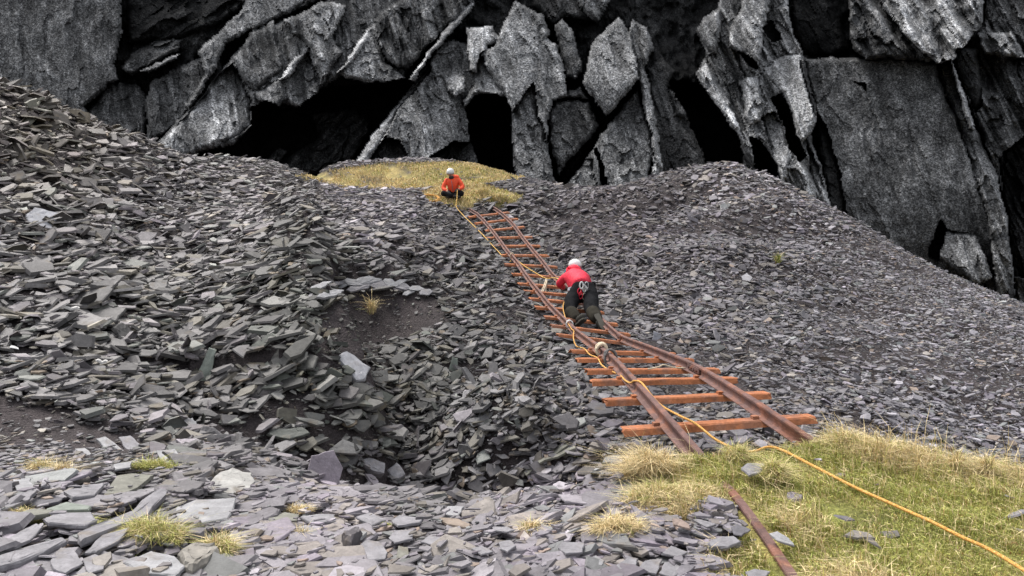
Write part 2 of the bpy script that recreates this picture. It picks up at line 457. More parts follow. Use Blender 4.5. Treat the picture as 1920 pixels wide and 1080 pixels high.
def build_ground():
    th = np.concatenate([np.linspace(-180, -50, 30)[:-1], np.linspace(-50, 50, 560), np.linspace(50, 180, 30)[1:]])
    r = np.exp(np.linspace(math.log(0.35), math.log(75), 420))
    T, Rr = np.meshgrid(np.radians(th), r, indexing='ij')
    x, y = np.sin(T) * Rr, np.cos(T) * Rr
    z = H(x, y)
    P = np.stack([x, y, z], -1).reshape(-1, 3)
    px, py, d = PROJ(P)
    ok = d > 0.3
    px = np.where(ok, px, -5000)
    g = turf_amount(px, py) * ok
    X, Y = P[:, 0], P[:, 1]
    g = g * sstep(-0.25, 0.15, fbm(X * 1.3, Y * 1.3, 21) + 0.28)
    soil = np.array([0.050, 0.041, 0.041]) * (0.8 + 0.5 * fbm(X * 2, Y * 2, 31))[:, None]
    moss = np.array([0.15, 0.15, 0.04]) * (1.0 + 0.6 * fbm(X * 4, Y * 4, 33))[:, None]
    straw = np.array([0.38, 0.29, 0.11]) * (1.0 + 0.3 * fbm(X * 3, Y * 3, 35))[:, None]
    f = sstep(-0.1, 0.35, fbm(X * 2.2, Y * 2.2, 37))[:, None]
    f = np.where((Y > 15)[:, None], 0.45 + 0.5 * f, 0.5 * f)
    c = soil * (1 - g[:, None]) + (moss * (1 - f) + straw * f) * g[:, None]
    nt_, nr = T.shape
    i, j = np.meshgrid(np.arange(nt_ - 1), np.arange(nr - 1), indexing='ij')
    a = (i * nr + j).ravel()
    loops = np.stack([a, a + 1, a + nr + 1, a + nr], -1)
    o = fast_mesh('ground', P, np.full(len(a), 4), loops, M_ground, c, True)
    return tag(o, kind='structure')
ground = build_ground()

# ------------------------------------------------------------------ cliff behind
HOLE = 'h'
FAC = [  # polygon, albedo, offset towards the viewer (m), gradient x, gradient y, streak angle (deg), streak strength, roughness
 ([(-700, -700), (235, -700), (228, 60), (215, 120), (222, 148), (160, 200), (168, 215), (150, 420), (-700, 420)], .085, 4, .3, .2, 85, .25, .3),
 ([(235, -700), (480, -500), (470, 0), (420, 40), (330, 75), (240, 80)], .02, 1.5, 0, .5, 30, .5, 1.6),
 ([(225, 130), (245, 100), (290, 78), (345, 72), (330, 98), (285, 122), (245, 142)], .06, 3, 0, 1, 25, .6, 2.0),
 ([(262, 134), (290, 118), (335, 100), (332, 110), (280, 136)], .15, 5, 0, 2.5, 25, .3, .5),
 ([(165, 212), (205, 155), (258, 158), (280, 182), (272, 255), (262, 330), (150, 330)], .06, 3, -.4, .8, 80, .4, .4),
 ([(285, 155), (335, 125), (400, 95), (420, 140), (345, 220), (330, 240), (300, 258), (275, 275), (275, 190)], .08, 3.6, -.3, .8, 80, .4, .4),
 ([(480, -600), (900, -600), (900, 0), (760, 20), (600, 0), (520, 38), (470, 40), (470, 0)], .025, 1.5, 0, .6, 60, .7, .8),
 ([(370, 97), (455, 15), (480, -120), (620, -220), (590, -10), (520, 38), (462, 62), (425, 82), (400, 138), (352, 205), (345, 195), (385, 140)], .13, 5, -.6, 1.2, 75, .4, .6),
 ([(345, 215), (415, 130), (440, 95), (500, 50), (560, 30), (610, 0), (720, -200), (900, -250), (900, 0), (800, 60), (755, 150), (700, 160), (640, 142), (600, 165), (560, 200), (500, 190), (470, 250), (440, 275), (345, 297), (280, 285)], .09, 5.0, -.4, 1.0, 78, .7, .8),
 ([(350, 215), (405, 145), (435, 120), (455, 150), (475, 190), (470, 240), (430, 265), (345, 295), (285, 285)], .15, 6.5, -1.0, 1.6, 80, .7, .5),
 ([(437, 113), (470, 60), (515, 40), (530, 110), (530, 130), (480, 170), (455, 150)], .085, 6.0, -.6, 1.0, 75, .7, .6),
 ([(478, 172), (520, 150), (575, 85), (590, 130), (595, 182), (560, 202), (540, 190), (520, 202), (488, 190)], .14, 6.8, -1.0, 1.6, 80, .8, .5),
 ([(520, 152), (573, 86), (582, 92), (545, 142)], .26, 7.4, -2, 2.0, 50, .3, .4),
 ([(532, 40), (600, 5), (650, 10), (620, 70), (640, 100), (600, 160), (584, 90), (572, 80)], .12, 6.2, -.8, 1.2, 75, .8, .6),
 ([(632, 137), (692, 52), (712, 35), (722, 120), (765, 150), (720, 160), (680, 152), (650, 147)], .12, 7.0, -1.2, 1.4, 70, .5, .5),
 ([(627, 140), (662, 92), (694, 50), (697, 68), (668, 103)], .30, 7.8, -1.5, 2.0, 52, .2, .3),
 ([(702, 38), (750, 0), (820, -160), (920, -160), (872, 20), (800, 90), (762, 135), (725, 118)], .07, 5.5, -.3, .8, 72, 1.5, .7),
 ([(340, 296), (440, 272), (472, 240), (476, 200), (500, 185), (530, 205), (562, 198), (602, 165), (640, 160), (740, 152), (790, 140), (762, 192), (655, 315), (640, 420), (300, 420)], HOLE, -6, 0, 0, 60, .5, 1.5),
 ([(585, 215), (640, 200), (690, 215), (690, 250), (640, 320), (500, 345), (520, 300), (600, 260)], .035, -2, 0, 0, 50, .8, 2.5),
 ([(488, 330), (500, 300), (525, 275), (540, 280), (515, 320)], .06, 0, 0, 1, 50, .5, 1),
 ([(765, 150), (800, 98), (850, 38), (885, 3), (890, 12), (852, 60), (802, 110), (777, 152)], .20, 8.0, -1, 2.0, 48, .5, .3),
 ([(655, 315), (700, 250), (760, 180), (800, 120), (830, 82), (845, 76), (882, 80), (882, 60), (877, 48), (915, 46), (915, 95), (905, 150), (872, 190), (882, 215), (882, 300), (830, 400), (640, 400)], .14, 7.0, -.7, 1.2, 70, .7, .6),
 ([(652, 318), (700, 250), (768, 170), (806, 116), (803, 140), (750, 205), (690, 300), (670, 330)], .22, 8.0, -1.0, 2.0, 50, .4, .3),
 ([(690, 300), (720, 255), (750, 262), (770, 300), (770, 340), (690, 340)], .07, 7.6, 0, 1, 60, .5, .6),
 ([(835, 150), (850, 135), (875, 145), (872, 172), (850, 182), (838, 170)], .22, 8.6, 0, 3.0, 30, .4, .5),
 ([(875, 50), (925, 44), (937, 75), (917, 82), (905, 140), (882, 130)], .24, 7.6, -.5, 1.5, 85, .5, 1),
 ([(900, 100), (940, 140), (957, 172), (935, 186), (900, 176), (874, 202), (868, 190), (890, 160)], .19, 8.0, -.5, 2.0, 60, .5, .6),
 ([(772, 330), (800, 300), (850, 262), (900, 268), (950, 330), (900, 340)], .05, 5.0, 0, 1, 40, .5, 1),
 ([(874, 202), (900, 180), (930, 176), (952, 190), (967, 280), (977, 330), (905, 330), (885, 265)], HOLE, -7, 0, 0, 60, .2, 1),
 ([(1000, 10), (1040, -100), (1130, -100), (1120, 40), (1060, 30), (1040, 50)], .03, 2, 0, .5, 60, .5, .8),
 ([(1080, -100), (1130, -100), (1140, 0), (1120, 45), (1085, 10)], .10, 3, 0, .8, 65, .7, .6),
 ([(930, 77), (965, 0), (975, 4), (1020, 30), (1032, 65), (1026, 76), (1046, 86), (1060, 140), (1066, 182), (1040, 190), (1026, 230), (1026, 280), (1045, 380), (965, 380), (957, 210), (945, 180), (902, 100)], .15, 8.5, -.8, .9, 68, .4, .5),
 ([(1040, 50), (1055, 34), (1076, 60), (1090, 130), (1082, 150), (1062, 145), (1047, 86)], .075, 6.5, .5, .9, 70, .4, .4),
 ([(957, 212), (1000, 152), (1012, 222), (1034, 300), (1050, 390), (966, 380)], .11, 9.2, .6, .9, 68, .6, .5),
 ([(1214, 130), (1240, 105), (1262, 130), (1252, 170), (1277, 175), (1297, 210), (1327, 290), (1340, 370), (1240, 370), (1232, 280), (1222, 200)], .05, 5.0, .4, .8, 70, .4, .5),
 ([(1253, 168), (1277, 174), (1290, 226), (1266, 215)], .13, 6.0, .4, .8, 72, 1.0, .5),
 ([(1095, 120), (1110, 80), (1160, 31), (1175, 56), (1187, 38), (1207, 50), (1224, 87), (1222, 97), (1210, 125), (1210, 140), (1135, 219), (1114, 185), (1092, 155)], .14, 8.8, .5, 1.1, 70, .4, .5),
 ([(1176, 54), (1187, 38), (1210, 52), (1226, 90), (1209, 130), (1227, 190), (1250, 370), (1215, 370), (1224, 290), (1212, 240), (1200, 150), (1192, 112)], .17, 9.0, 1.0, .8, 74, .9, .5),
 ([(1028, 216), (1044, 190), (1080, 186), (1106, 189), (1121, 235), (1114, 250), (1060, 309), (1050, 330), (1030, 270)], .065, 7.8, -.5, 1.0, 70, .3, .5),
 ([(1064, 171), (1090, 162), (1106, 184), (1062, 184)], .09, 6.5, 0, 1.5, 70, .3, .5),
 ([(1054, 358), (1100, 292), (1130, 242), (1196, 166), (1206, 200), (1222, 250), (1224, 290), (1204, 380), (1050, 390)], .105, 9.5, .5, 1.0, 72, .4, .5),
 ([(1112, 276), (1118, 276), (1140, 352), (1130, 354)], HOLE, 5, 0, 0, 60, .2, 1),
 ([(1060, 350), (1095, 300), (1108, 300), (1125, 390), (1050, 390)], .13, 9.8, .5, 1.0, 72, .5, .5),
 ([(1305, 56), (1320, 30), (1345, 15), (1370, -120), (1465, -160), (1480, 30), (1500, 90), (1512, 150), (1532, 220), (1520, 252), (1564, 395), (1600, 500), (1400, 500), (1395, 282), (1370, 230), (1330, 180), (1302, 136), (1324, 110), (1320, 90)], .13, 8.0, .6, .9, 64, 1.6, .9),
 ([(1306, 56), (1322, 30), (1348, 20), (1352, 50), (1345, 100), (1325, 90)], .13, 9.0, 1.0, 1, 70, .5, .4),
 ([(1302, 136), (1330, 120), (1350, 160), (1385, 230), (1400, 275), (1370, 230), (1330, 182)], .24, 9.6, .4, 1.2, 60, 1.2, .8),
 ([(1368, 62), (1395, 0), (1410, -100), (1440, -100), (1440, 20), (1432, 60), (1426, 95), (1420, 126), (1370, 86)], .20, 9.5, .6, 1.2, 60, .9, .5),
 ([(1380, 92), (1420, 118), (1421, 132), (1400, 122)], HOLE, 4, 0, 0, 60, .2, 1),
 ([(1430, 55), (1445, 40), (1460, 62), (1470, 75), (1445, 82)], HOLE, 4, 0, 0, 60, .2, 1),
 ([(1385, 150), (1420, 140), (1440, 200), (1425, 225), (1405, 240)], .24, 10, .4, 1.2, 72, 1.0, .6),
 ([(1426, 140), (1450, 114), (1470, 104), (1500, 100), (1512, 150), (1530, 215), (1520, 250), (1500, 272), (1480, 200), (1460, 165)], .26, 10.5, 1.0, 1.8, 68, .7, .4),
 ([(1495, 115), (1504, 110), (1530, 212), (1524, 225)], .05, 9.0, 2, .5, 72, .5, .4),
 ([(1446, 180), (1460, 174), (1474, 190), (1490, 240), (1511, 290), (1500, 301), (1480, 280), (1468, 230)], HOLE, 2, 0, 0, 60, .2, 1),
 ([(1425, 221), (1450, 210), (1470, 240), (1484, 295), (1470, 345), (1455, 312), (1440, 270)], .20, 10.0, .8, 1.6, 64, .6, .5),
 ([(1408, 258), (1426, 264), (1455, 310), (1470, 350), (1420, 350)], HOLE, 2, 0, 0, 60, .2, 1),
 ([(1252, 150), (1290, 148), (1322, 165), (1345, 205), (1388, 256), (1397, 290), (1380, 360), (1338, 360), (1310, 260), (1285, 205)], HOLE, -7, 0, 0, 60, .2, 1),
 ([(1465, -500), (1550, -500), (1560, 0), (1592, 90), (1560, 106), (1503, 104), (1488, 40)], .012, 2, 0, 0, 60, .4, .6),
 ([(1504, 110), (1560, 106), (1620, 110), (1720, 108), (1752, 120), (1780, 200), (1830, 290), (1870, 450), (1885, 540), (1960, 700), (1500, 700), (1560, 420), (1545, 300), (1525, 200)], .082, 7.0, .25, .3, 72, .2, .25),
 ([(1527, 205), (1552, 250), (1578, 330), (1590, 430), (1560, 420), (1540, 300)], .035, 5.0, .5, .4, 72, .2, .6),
 ([(1514, 268), (1525, 290), (1564, 398), (1552, 396), (1520, 320)], .22, 10, .5, 1, 70, .6, .4),
 ([(1557, -400), (1660, -400), (1665, 0), (1760, 60), (1782, 122), (1720, 111), (1620, 112), (1598, 92)], .075, 7.5, .3, 1.5, 60, 1.0, 2.4),
 ([(1660, 12), (1672, -300), (1840, -300), (1842, 40), (1792, 132), (1760, 126), (1702, 72)], .18, 9, .5, 1.5, 58, 1.1, 1.8),
 ([(1842, -300), (2600, -300), (2600, 900), (1930, 900), (1892, 400), (1852, 280), (1802, 160), (1790, 110), (1845, 40)], .06, 6.5, .4, .6, 62, 1.4, 1.4),
 ([(1752, 120), (1790, 112), (1830, 240), (1870, 330), (1895, 450), (1905, 620), (1870, 560), (1850, 400), (1800, 250)], .11, 8.2, .6, .8, 70, .9, .8),
 ([(1780, 108), (1790, 128), (1816, 205), (1828, 242), (1817, 240), (1795, 172)], .24, 9.8, 1, 1, 70, .4, .3),
 ([(1790, 92), (1832, 92), (1842, 200), (1827, 212), (1802, 150)], .03, 6.0, 0, 0, 70, .4, .6),
 ([(1830, 62), (1900, 58), (1925, 112), (1850, 102)], .17, 8.4, 0, 1.6, 60, 1.0, 1.2),
 ([(1768, 425), (1830, 440), (1862, 520), (1832, 532), (1790, 502), (1758, 482)], .12, 9.0, .5, 1.2, 60, .5, .5),
 ([(1738, 482), (1765, 408), (1776, 428), (1760, 492)], HOLE, 3, 0, 0, 60, .2, 1),
 ([(1786, 508), (1830, 537), (1852, 530), (1852, 546), (1810, 540)], HOLE, 3, 0, 0, 60, .2, 1),
 ([(1872, 300), (1925, 250), (2200, 260), (2200, 500), (1900, 520)], .018, 3.5, 0, 0, 62, 1.0, 1.6),
 ([(1596, 150), (1622, 156), (1620, 168), (1612, 160)], HOLE, 4, 0, 0, 60, .2, 1),
]
CLIFF_D = 74.0
def build_cliff():
    us = np.concatenate([np.arange(-620, -20, 12), np.arange(-20, 1940, 2.6), np.arange(1940, 2560, 12)])
    vs = np.concatenate([np.arange(-640, -10, 12), np.arange(-10, 600, 2.6), np.arange(600, 1150, 14)])
    U, Vv = np.meshgrid(us, vs, indexing='ij')
    wu = U + 5 * fbm(U / 60, Vv / 60, 41) + 3.5 * fbm(U / 12, Vv / 12, 43, 3)
    wv = Vv + 5 * fbm(U / 60 + 50, Vv / 60, 47) + 3.5 * fbm(U / 12 + 30, Vv / 12, 49, 3)
    off = -1 + 3.0 * fbm(U / 70, Vv / 70, 51) + 1.2 * fbm(U / 14, Vv / 22, 52, 3)
    alb = 0.026 * np.exp(1.2 * fbm(U / 20, Vv / 26, 53, 4))  # backing between the slabs: gap shade painted into a dark albedo
    for k, (poly, a, o, gx, gy, ang, ss, rg) in enumerate(FAC):
        pa = np.array(poly, float)
        x0, y0, x1, y1 = pa[:, 0].min() - 25, pa[:, 1].min() - 25, pa[:, 0].max() + 25, pa[:, 1].max() + 25
        m = (wu > x0) & (wu < x1) & (wv > y0) & (wv < y1)
        if not m.any(): continue
        a_, b_ = wu[m], wv[m]
        sdist = pdist(a_, b_, poly)
        ins = sdist > 0
        cx, cy = np.clip(pa[:, 0], -20, 1940).mean(), np.clip(pa[:, 1], 0, 600).mean()
        du, dv = (a_ - cx) / 100, (b_ - cy) / 100
        # streaks: fine across, long along the given direction (down-right positive)
        ca, sa = math.cos(R(ang)), math.sin(R(ang))
        if cx < 1000: sa2 = -1 if ang < 58 else 1
        else: sa2 = 1
        al = U[m] * ca + Vv[m] * sa * sa2
        ac = -U[m] * sa * sa2 + Vv[m] * ca
        st = fbm(ac / 7, al / 70, 60 + k, 3)
        st2 = fbm(ac / 22, al / 110, 160 + k, 2)
        bl = fbm(U[m] / 30, Vv[m] / 30, 260 + k, 4)
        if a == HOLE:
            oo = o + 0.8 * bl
            aa = 0.007 * (1 + 0.8 * np.maximum(0, bl))  # near-black albedo paints the deep shade of the recesses
        else:
            q_u = np.floor(ac / 17 + 1.6 * fbm(ac / 40, al / 60, 460 + k, 2)); q_v = np.floor(al / 62 + 2.2 * fbm(ac / 30, al / 40, 560 + k, 2) + 3.7 * _h(q_u, q_u * 0, k))
            cell = _h(q_u, q_v, 660 + k) - .5
            hh_ = max(20, min(160, (np.clip(pa[:, 1], 0, 600).max() - np.clip(pa[:, 1], 0, 600).min()) / 2))
            low = np.maximum(0, (b_ - cy) / hh_ - .25)
            bev = np.clip(sdist / 9, 0, 1)
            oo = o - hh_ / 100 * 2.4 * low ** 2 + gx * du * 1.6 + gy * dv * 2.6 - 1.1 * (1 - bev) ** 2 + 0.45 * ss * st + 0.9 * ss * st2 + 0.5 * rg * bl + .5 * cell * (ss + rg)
            aa = a * 1.12 * np.exp(1.0 * ss ** .6 * st + 0.8 * ss ** .6 * st2 + 0.6 * bl + .35 * cell) * (0.92 + 0.22 * np.exp(-(sdist / 5) ** 2))  # last factor paints an edge highlight into the albedo along each outline
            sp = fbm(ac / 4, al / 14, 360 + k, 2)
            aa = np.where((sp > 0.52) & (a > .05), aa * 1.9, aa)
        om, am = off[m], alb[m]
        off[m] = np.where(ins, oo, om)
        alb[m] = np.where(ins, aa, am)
    dist = CLIFF_D - off + (400 - Vv) * 0.012
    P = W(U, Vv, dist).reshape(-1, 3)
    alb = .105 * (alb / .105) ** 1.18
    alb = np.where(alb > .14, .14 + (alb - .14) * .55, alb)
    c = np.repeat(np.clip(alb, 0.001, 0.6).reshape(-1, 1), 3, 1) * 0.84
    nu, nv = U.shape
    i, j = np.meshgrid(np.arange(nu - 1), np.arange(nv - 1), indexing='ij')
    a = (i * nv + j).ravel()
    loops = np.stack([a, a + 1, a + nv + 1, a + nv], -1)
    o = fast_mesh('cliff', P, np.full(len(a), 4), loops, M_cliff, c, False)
    tag(o, kind='structure')
    o['label'] = 'dark grey fractured rock cliff filling the whole background'
    return o
build_cliff()

# ------------------------------------------------------------------ slates
SCL = [(100, 1000, .62), (400, 1000, .55), (600, 1000, .50), (900, 1000, .44), (1150, 1000, .52), (1400, 1000, .48), (0, 800, .6), (300, 830, .6), (0, 500, .92), (200, 600, .85), (400, 600, .85), (100, 250, 1.0), (350, 350, .7),
       (550, 500, .8), (700, 500, .85), (700, 650, .6), (600, 800, .65), (750, 850, .7), (1000, 850, .5), (1000, 650, .55), (1100, 500, .62), (600, 370, .5), (800, 380, .55), (1000, 400, .8),
       (1200, 600, .52), (1400, 500, .5), (1500, 700, .32), (1700, 600, .30), (1850, 700, .28), (1300, 380, .6), (1250, 780, .42), (1700, 800, .32)]
TLT = [(600, 1010, .10), (200, 1000, .13), (1300, 1000, .12), (0, 500, .34), (300, 600, .36), (600, 700, .42), (900, 700, .45), (1300, 600, .42), (1700, 600, .35), (600, 370, .2), (800, 450, .3), (100, 250, .55), (1800, 800, .4)]
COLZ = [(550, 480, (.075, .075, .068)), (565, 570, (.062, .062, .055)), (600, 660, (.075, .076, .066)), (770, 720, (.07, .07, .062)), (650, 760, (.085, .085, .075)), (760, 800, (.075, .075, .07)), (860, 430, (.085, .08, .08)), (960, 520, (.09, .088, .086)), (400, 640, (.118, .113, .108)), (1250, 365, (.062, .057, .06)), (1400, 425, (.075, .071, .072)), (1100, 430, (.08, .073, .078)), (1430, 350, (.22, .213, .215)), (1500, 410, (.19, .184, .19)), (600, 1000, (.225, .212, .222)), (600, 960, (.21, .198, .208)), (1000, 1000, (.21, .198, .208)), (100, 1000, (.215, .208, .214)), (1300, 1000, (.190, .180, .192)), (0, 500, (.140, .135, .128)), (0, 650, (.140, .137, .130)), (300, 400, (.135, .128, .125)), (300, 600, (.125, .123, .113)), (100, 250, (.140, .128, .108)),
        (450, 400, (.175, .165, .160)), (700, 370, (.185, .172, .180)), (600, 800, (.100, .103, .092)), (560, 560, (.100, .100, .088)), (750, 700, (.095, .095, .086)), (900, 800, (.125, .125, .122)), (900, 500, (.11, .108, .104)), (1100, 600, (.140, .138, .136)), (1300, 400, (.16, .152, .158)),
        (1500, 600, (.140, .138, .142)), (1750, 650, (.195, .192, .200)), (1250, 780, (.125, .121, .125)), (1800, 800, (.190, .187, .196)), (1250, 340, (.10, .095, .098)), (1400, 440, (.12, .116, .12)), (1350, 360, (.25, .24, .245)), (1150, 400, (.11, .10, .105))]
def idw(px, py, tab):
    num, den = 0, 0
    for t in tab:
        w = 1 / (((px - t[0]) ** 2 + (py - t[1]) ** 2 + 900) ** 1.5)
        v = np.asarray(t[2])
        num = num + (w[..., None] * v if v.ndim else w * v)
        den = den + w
    return num / (den[..., None] if np.ndim(num) > np.ndim(den) else den)

